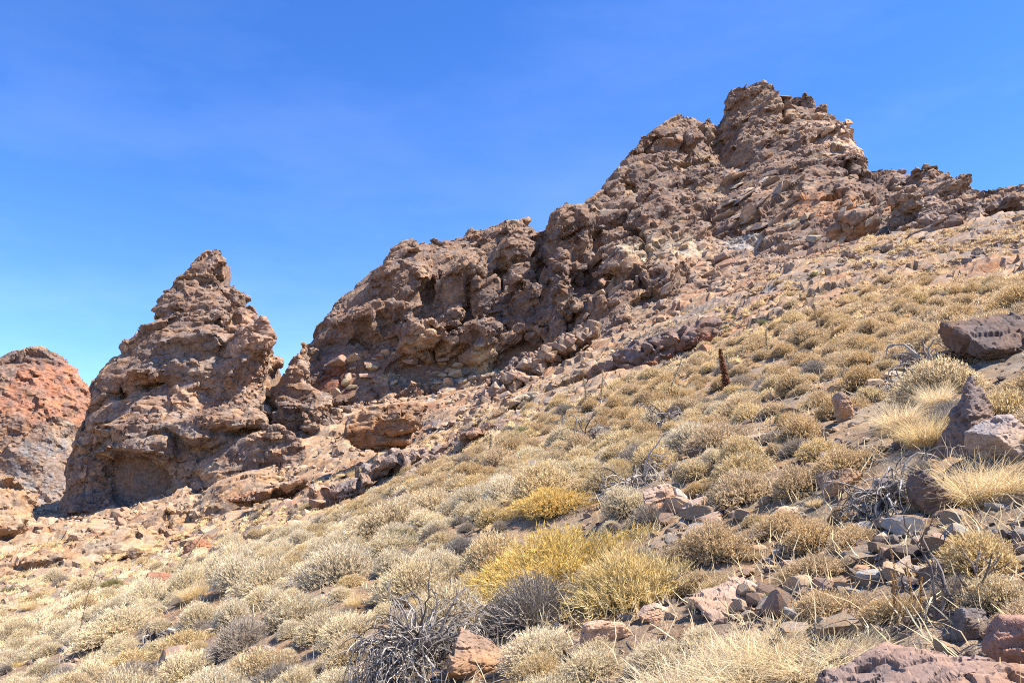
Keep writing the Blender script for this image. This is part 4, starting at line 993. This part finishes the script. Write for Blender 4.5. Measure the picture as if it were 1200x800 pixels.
def where(x, y):
    """how a thing lies to the nearest landmark of the slope: up or down the fall line, or across it"""
    p, nm = min(MARKS, key=lambda m: (m[0][0] - x) ** 2 + (m[0][1] - y) ** 2)
    dx, dy = x - p[0], y - p[1]
    rise = (SA * dx + SB * dy) / math.hypot(SA, SB); d = math.hypot(dx, dy)
    if d < 1.0: return 'close against ' + nm
    word = 'uphill of' if rise > 0.5 * d else ('downhill of' if rise < -0.5 * d else 'level with')
    return ('just ' if d < 2.5 else '') + word + ' ' + nm
for o in list(C.objects):                                             # planted look-alikes: tell them apart by their neighbours
    if o.parent is None and o.get('group') in ('bleached shrubs round the dead branches', 'pale grass tufts by the massive boulder', 'tawny shrubs round the rubble', 'yellow grass tufts round the wedge rock', 'straw shrubs above the reddish boulders'):
        rr_ = o.scale[0]; r_hi = o.scale[2] / rr_
        what = {'b': 'bleached straw shrub', 'p': 'bleached pale grass tuft', 't': 'round tawny shrub', 'y': 'long-bladed yellow grass tuft', 's': 'tall straw shrub'}[o['group'][0]]
        o['label'] = ' '.join([('small' if rr_ < 0.3 else ('broad' if rr_ > 0.55 else 'mid-sized')), 'flattish' if r_hi < 0.75 else 'full', what, where(o.location.x, o.location.y)])
for k in range(130):
    y = 3.5 + 17 * random.random() ** 1.2; x = random.uniform(-0.7, 0.7) * y
    sz = random.uniform(0.05, 0.16) * (0.7 + y / 25)
    if any((x - a) ** 2 + (y - b) ** 2 < (r_ * 0.8) ** 2 for a, b, r_ in TAKEN): continue
    put_stone((x, y, gz(x, y)), sz, ('small' if sz < 0.1 else 'large') + ' loose weathered stone ' + where(x, y), 'loose stones between the shrubs')
    TAKEN.append((x, y, sz))
cand = []
cell = {}
PACK = 0.6
def free(x, y, rad):
    for (a, b, r_) in TAKEN:
        if (x - a) ** 2 + (y - b) ** 2 < (r_ + rad * 0.35) ** 2: return False
    i, j = int(x // 1.0), int(y // 1.0)
    for u in (-1, 0, 1):
        for v in (-1, 0, 1):
            for (a, b, r_) in cell.get((i + u, j + v), ()):
                if (x - a) ** 2 + (y - b) ** 2 < (PACK * (r_ + rad)) ** 2: return False
    return True
N_TRY = 22500
N_BIG = 20000
ty = 2.6 + 60 * rng.random(N_TRY) ** 0.75
ty[N_BIG:] = 2.6 + 27 * rng.random(N_TRY - N_BIG) ** 0.8
tx = (rng.random(N_TRY) * 2 - 1) * (ty * 0.72 + 1.5)
tz = h_ground(tx, ty); tr = rocky(tx, ty)
kn = fbm(np.stack([tx * 0.12, ty * 0.12, tz * 0], 1), 3, 90); kn2 = fbm(np.stack([tx * 0.3, ty * 0.3, tz * 0], 1), 3, 94)
for it, (x, y, z, k_, n_, n2_) in enumerate(zip(tx, ty, tz, tr, kn, kn2)):
    PACK = 0.62 if y > 26 else float(np.clip(0.62 - 0.35 * n2_, 0.48, 0.74))
    px, py = to_px(x, y, z)
    if not (-60 < px < 1260 and py < 860): continue
    rad = float(np.clip(rng.lognormal(math.log(0.42), 0.36), 0.16, 0.85) * (0.85 + 0.005 * y))
    if math.hypot(x, y) < 5.5: rad *= 0.65
    if it >= N_BIG: rad = float(rng.uniform(0.10, 0.24))
    if k_ > 0.3:
        if rng.random() > (0.25 if px > 800 else 0.42): continue
        rad *= 0.7
    if in_scree(px, py):
        if rng.random() > 0.1: continue
        rad *= 0.5
    if y < 26 and n2_ < -0.22 and rng.random() < 0.6: continue
    if not free(x, y, rad): continue
    cell.setdefault((int(x // 1.0), int(y // 1.0)), []).append((x, y, rad))
    u = rng.random()
    right = (px - 600) / 600
    if u < 0.10 + 0.12 * (n2_ > 0.15): kind = 'ash' if rng.random() < 0.6 else 'dusk'; rad *= 0.75
    elif u > 0.988: kind = 'green'; rad *= 0.7
    elif u > 0.94: kind = 'tuft'
    else:
        s_ = right + 0.9 * n_ + 0.35 * rng.normal()
        kind = 'tawny' if s_ > 0.25 else ('straw' if s_ > -0.35 else 'bleach')
        if k_ > 0.3 and kind == 'bleach': kind = 'straw' if rng.random() < 0.7 else 'dusk'
    if kind == 'tuft': rad *= 0.45
    cand.append((rad / math.hypot(x, y), x, y, z, rad, kind))
cand.sort(key=lambda t: -t[0])
WORDS = {'straw': ('straw-yellow cushion shrub', 'shrub', 'straw cushion shrubs covering the slope'),
         'tawny': ('tawny cushion shrub', 'shrub', 'tawny cushion shrubs covering the slope'),
         'bleach': ('bleached pale cushion shrub', 'shrub', 'pale cushion shrubs covering the slope'),
         'ash': ('ash-grey leafless bush', 'shrub', 'ash-grey bushes among the cushions'),
         'dusk': ('brown-grey twiggy bush', 'shrub', 'brown-grey bushes among the cushions'),
         'green': ('dull green bush', 'shrub', 'green bushes among the cushions'),
         'tuft': ('straw grass tuft', 'grass', 'grass tufts among the cushions')}
LIMIT = {'straw': 280, 'tawny': 280, 'bleach': 240, 'ash': 110, 'dusk': 80, 'green': 24, 'tuft': 60}
used = {k: 0 for k in LIMIT}
rest = []
for (_, x, y, z, rad, kind) in cand:
    if used[kind] < LIMIT[kind]:
        used[kind] += 1
        hi = random.uniform(0.8, 1.3)
        size = 'small' if rad < 0.3 else ('wide' if rad > 0.5 else 'mid-sized')
        grow(kind, x, y, rad, hi, ' '.join([size, 'low' if hi < 0.9 else 'domed', WORDS[kind][0], where(x, y)]), WORDS[kind][1], WORDS[kind][2])
    else: rest.append((x, y, z, rad, kind))
print('cover', len(cand), 'rest', len(rest), used, round(time.time() - T0, 1))
# far cushions: too many to count, one object, the same shapes in fewer faces
COLS_ = {'straw': STRAW, 'tawny': TAWNY, 'bleach': BLEACH, 'ash': ASH, 'dusk': DUSK, 'green': GREEN, 'tuft': STRAW}
def far_cushion(seed, n=150):
    r = np.random.default_rng(seed)
    V, F = ICO[1]
    keep = V[:, 2] > -0.45
    V = V * np.array([0.66, 0.66, 0.46]) * (1 + 0.16 * r.normal(size=(len(V), 1)))
    F = F[keep[F].all(1)]
    d = r.normal(size=(n, 3)); d[:, 2] = np.abs(d[:, 2]); d = unit(d)
    b = d * np.array([0.80, 0.80, 0.58]) * r.uniform(0.7, 1.1, (n, 1))
    dd = unit(d + 0.5 * r.normal(size=(n, 3)) + np.array([0, 0, 0.4]))
    Vl, Fl = slivers(b, dd, 0.27 * r.uniform(0.6, 1.3, n), 0.075, r)
    return V, F, Vl, Fl
FAR = [far_cushion(600 + k) for k in range(8)] + [far_cushion(620 + k, 85) for k in range(8)]
Vs, F3, F4, Cs, off = [], [], [], [], 0
for (x, y, z, rad, kind) in rest:
    V, F, Vl, Fl = FAR[random.randrange(8) + (8 if y > 32 else 0)]
    a = random.uniform(0, 6.28); m_ = np.array([[math.cos(a), -math.sin(a), 0], [math.sin(a), math.cos(a), 0], [0, 0, 1]])
    W_ = np.vstack([V, Vl]) @ m_.T * np.array([rad, rad, rad * random.uniform(0.8, 1.2)])
    W_[:, 2] += SA * 0.9 * W_[:, 0] + SB * 1.5 * W_[:, 1]
    W_ += np.array([x, y, z])
    cc = np.array(COLS_[kind]); tone = random.uniform(0.8, 1.15)
    cl_ = np.vstack([np.repeat(cc[-1][None], len(V), 0), np.repeat(pick(rng, cc, len(Fl)), 3, 0)]) * tone
    Vs.append(W_); Cs.append(cl_); F3.append(F + off); F3.append(Fl + len(V) + off); off += len(W_)
far = link('distant_shrubs', mesh_np('distant_shrubs', np.vstack(Vs), [np.vstack(F3)], M_LEAF, np.vstack(Cs)))
tag(far, 'countless small dry cushion shrubs on the far part of the slope', 'shrubs', kind='stuff')
# grit and dry litter on the near soil
def scatter_xy(n, y0, y1, p=1.0):
    y = y0 + (y1 - y0) * rng.random(n) ** p
    x = (rng.random(n) * 2 - 1) * (y * 0.72 + 1.0)
    return x, y
V0, F0 = chunk(700, 0, 4, 0.7)
gx, gy = scatter_xy(10000, 2.5, 26, 1.3)
gzv = h_ground(gx, gy); gs = np.clip(rng.lognormal(math.log(0.022), 0.55, len(gx)), 0.008, 0.07)
ga = rng.random(len(gx)) * 6.28
ca, sa = np.cos(ga), np.sin(ga)
rx = V0[None, :, 0] * ca[:, None] - V0[None, :, 1] * sa[:, None]; ry = V0[None, :, 0] * sa[:, None] + V0[None, :, 1] * ca[:, None]
GV = np.stack([gx[:, None] + rx * gs[:, None], gy[:, None] + ry * gs[:, None] * 0.8, gzv[:, None] + gs[:, None] * 0.35 + V0[None, :, 2] * gs[:, None] * 0.6], -1).reshape(-1, 3)
GF = (F0[None] + (np.arange(len(gx)) * len(V0))[:, None, None]).reshape(-1, 3)
tag(link('gravel', mesh_np('gravel', GV, GF, M_STONE, np.repeat(pick(rng, [PKT, GRT, TNT, DKT], len(gx)), len(V0), 0))), 'loose brown and grey gravel on the soil between shrubs', 'gravel', kind='stuff')
lx, ly = scatter_xy(36000, 2.5, 30, 1.2)
lz = h_ground(lx, ly)
keepl = fbm(np.stack([lx * .5, ly * .5, lz * 0], 1), 2, 97) > -0.15
lx, ly, lz = lx[keepl], ly[keepl], lz[keepl]
b0 = np.stack([lx, ly, lz - 0.01], 1)
dl = unit(np.stack([rng.normal(size=len(lx)), rng.normal(size=len(lx)), 0.5 + np.abs(rng.normal(size=len(lx)))], 1)) * rng.uniform(0.05, 0.2, (len(lx), 1))
LV, LF = ribbons(np.stack([b0, b0 + dl * 0.6, b0 + dl + rng.normal(size=b0.shape) * 0.02], 1), (0.006, 0.006, 0.002), rng)
tag(link('dry_grass', mesh_np('dry_grass', LV, LF, M_LEAF, np.repeat(pick(rng, STRAW + BLEACH, len(lx)), 6, 0))), 'short dry grass wisps on the soil between shrubs', 'grass', kind='stuff')

# ------------------------------------------------------------------ loose blocks, columns and slabs of the rock faces
HARD = [stone_mesh(800 + k, c_, 2, 6, 0.25) for k, c_ in enumerate((tuple(PALE), tuple(TAN), tuple(PINK), (0.38, 0.30, 0.23), (0.33, 0.25, 0.19), (0.30, 0.22, 0.16)))]
for m_ in HARD: m_.materials[0] = M_CLIFF
def piece(name, parent, px, py, y, wpx, hpx, dep, rot, mesh):
    o = link(name, mesh)
    o.scale = (metres(wpx, y) / 2, dep / 2, metres(hpx, y) / 2)
    o.rotation_euler = rot
    o.location = P(px, py, y)
    if parent:
        o.parent = parent
        o.location = Vector(P(px, py, y)) - parent.location
    return o
root, Vl_, Fl_ = outcrop('column_ledge', [(585, 458, 70, 70, 34, 5, (0, -.5, 0), 121, .4), (625, 435, 71, 80, 38, 5, (0, -.55, 0), 122, .4), (665, 405, 72, 80, 40, 5, (0, -.6, 0), 123, .4), (600, 440, 73, 120, 40, 5, (0, -.6, 0), 124, .4)], 0.11, (0, R(-52), 0), 45,
    'band of pale leaning rock columns climbing towards the square overhang', 'rock ledge', base=np.array([0.28, 0.192, 0.14]), a=BROWN, b=PINK, stages=[(2.2, 2.2, 0.3, 0.5), (1.0, 2.4, 0.22, 0.5), (0.5, 1.6, 0.07, 0.3)])
for k in range(34):
    t = k / 33
    piece('column', root, 566 + 128 * t + random.uniform(-4, 4), 470 - 86 * t + random.uniform(-9, 5), 68.6 + 2.0 * t, random.uniform(11, 19), random.uniform(12, 20), random.uniform(1.6, 2.4), (random.uniform(-.2, .2), 0.45 + random.uniform(-.2, .2), random.uniform(-.5, .5)), HARD[random.choice((1, 2, 4, 5))])
def strew(parent, V, F, n, box, sz, seed, meshes, words='block', flat=0.6, tilt=0.0):
    """blocks lying on a rock face, inside a direction box"""
    r = np.random.default_rng(seed)
    zc = V[:, 1] * CP + (V[:, 2] - EYE) * SP; yc = -V[:, 1] * SP + (V[:, 2] - EYE) * CP
    px = 600 + FPX * V[:, 0] / zc; py = 400 - FPX * yc / zc
    Nn = normals_np(V, F)
    ok = (px > box[0]) & (px < box[1]) & (py > box[2]) & (py < box[3]) & (Nn[:, 1] < -0.1)
    idx = np.nonzero(ok)[0]
    if len(idx) == 0: return
    for k in r.choice(idx, n):
        d = V[k, 1]; s_ = metres(r.uniform(*sz), d) / 2
        o = link(words, meshes[r.integers(0, len(meshes))], parent)
        o.location = Vector(V[k]) - parent.location
        o.scale = (s_ * r.uniform(0.9, 1.5), s_ * r.uniform(0.7, 1.1), s_ * flat * r.uniform(0.6, 1.2))
        o.rotation_euler = (r.normal() * 0.25, -tilt + r.normal() * 0.2, r.uniform(-0.6, 0.6))
strew(crag_top, Vt, Ft, 60, (920, 1040, 225, 315), (7, 20), 1, [HARD[0], HARD[1], HARD[3]], tilt=0.5)
strew(crag_top, Vt, Ft, 50, (700, 900, 290, 400), (8, 22), 2, HARD[1:], tilt=0.4)
strew(crag_top, Vt, Ft, 26, (845, 935, 205, 265), (14, 34), 3, [HARD[3], HARD[4]], 'slab', 0.25, 0.6)
strew(crag_mid, Vm, Fm, 80, (375, 640, 415, 462), (5, 18), 4, [HARD[0], HARD[3], HARD[2]])
strew(crag_right, Vr, Fr, 45, (1050, 1200, 255, 300), (8, 26), 5, HARD[2:], 'slab', 0.4, 0.2)
TAL = [(60, 260, 590, 690), (260, 420, 500, 600), (400, 560, 470, 570), (560, 720, 420, 500)]
for k in range(170):
    b = TAL[k % 4]
    p = at(random.uniform(b[0], b[1]), random.uniform(b[2], b[3]))
    if p[1] > 100: continue
    sz = metres(5 + 15 * random.random() ** 2.5, p[1]) / 2
    put_stone(p, sz, 'angular rock fallen on the bare tan talus below the crags', 'fallen rocks on the talus', 0.7, 'fallen_rock', HARD[random.randrange(1, 6)])['category'] = 'rock'
# broken rock too small to pick out, all over the bare slopes
rx_, ry_ = scatter_xy(7000, 32, 98, 0.9)
kk = rocky(rx_, ry_) > 0.25
rx_, ry_ = rx_[kk], ry_[kk]
rz_ = h_ground(rx_, ry_)
rs_ = np.clip(rng.lognormal(math.log(0.085), 0.6, len(rx_)), 0.04, 0.6) * (0.6 + ry_ / 130)
RV, RF, RC = [], [], []
SM = [chunk(720 + k, 0, 5, 0.6) for k in range(6)]
for i_, (x, y, z, sz) in enumerate(zip(rx_, ry_, rz_, rs_)):
    V, F = SM[i_ % 6]
    m_ = rotm(random.uniform(-.5, .5), random.uniform(-.5, .5), random.uniform(0, 6.28))
    RV.append(V * np.array([sz * 1.3, sz, sz * 0.75]) @ m_.T + np.array([x, y, z + 0.2 * sz])); RF.append(F + i_ * len(V))
rub = mesh_np('talus_rubble', np.vstack(RV), np.vstack(RF), M_SOIL, np.repeat(pick(rng, [tuple(TAN), (0.40, 0.28, 0.185), (0.33, 0.235, 0.165), (0.38, 0.25, 0.16), (0.29, 0.22, 0.17)], len(rx_)), 12, 0))
tag(link('talus_rubble', rub), 'small broken rock strewn over the bare talus under the crags', 'rubble', kind='stuff')
print('done', round(time.time() - T0, 1))
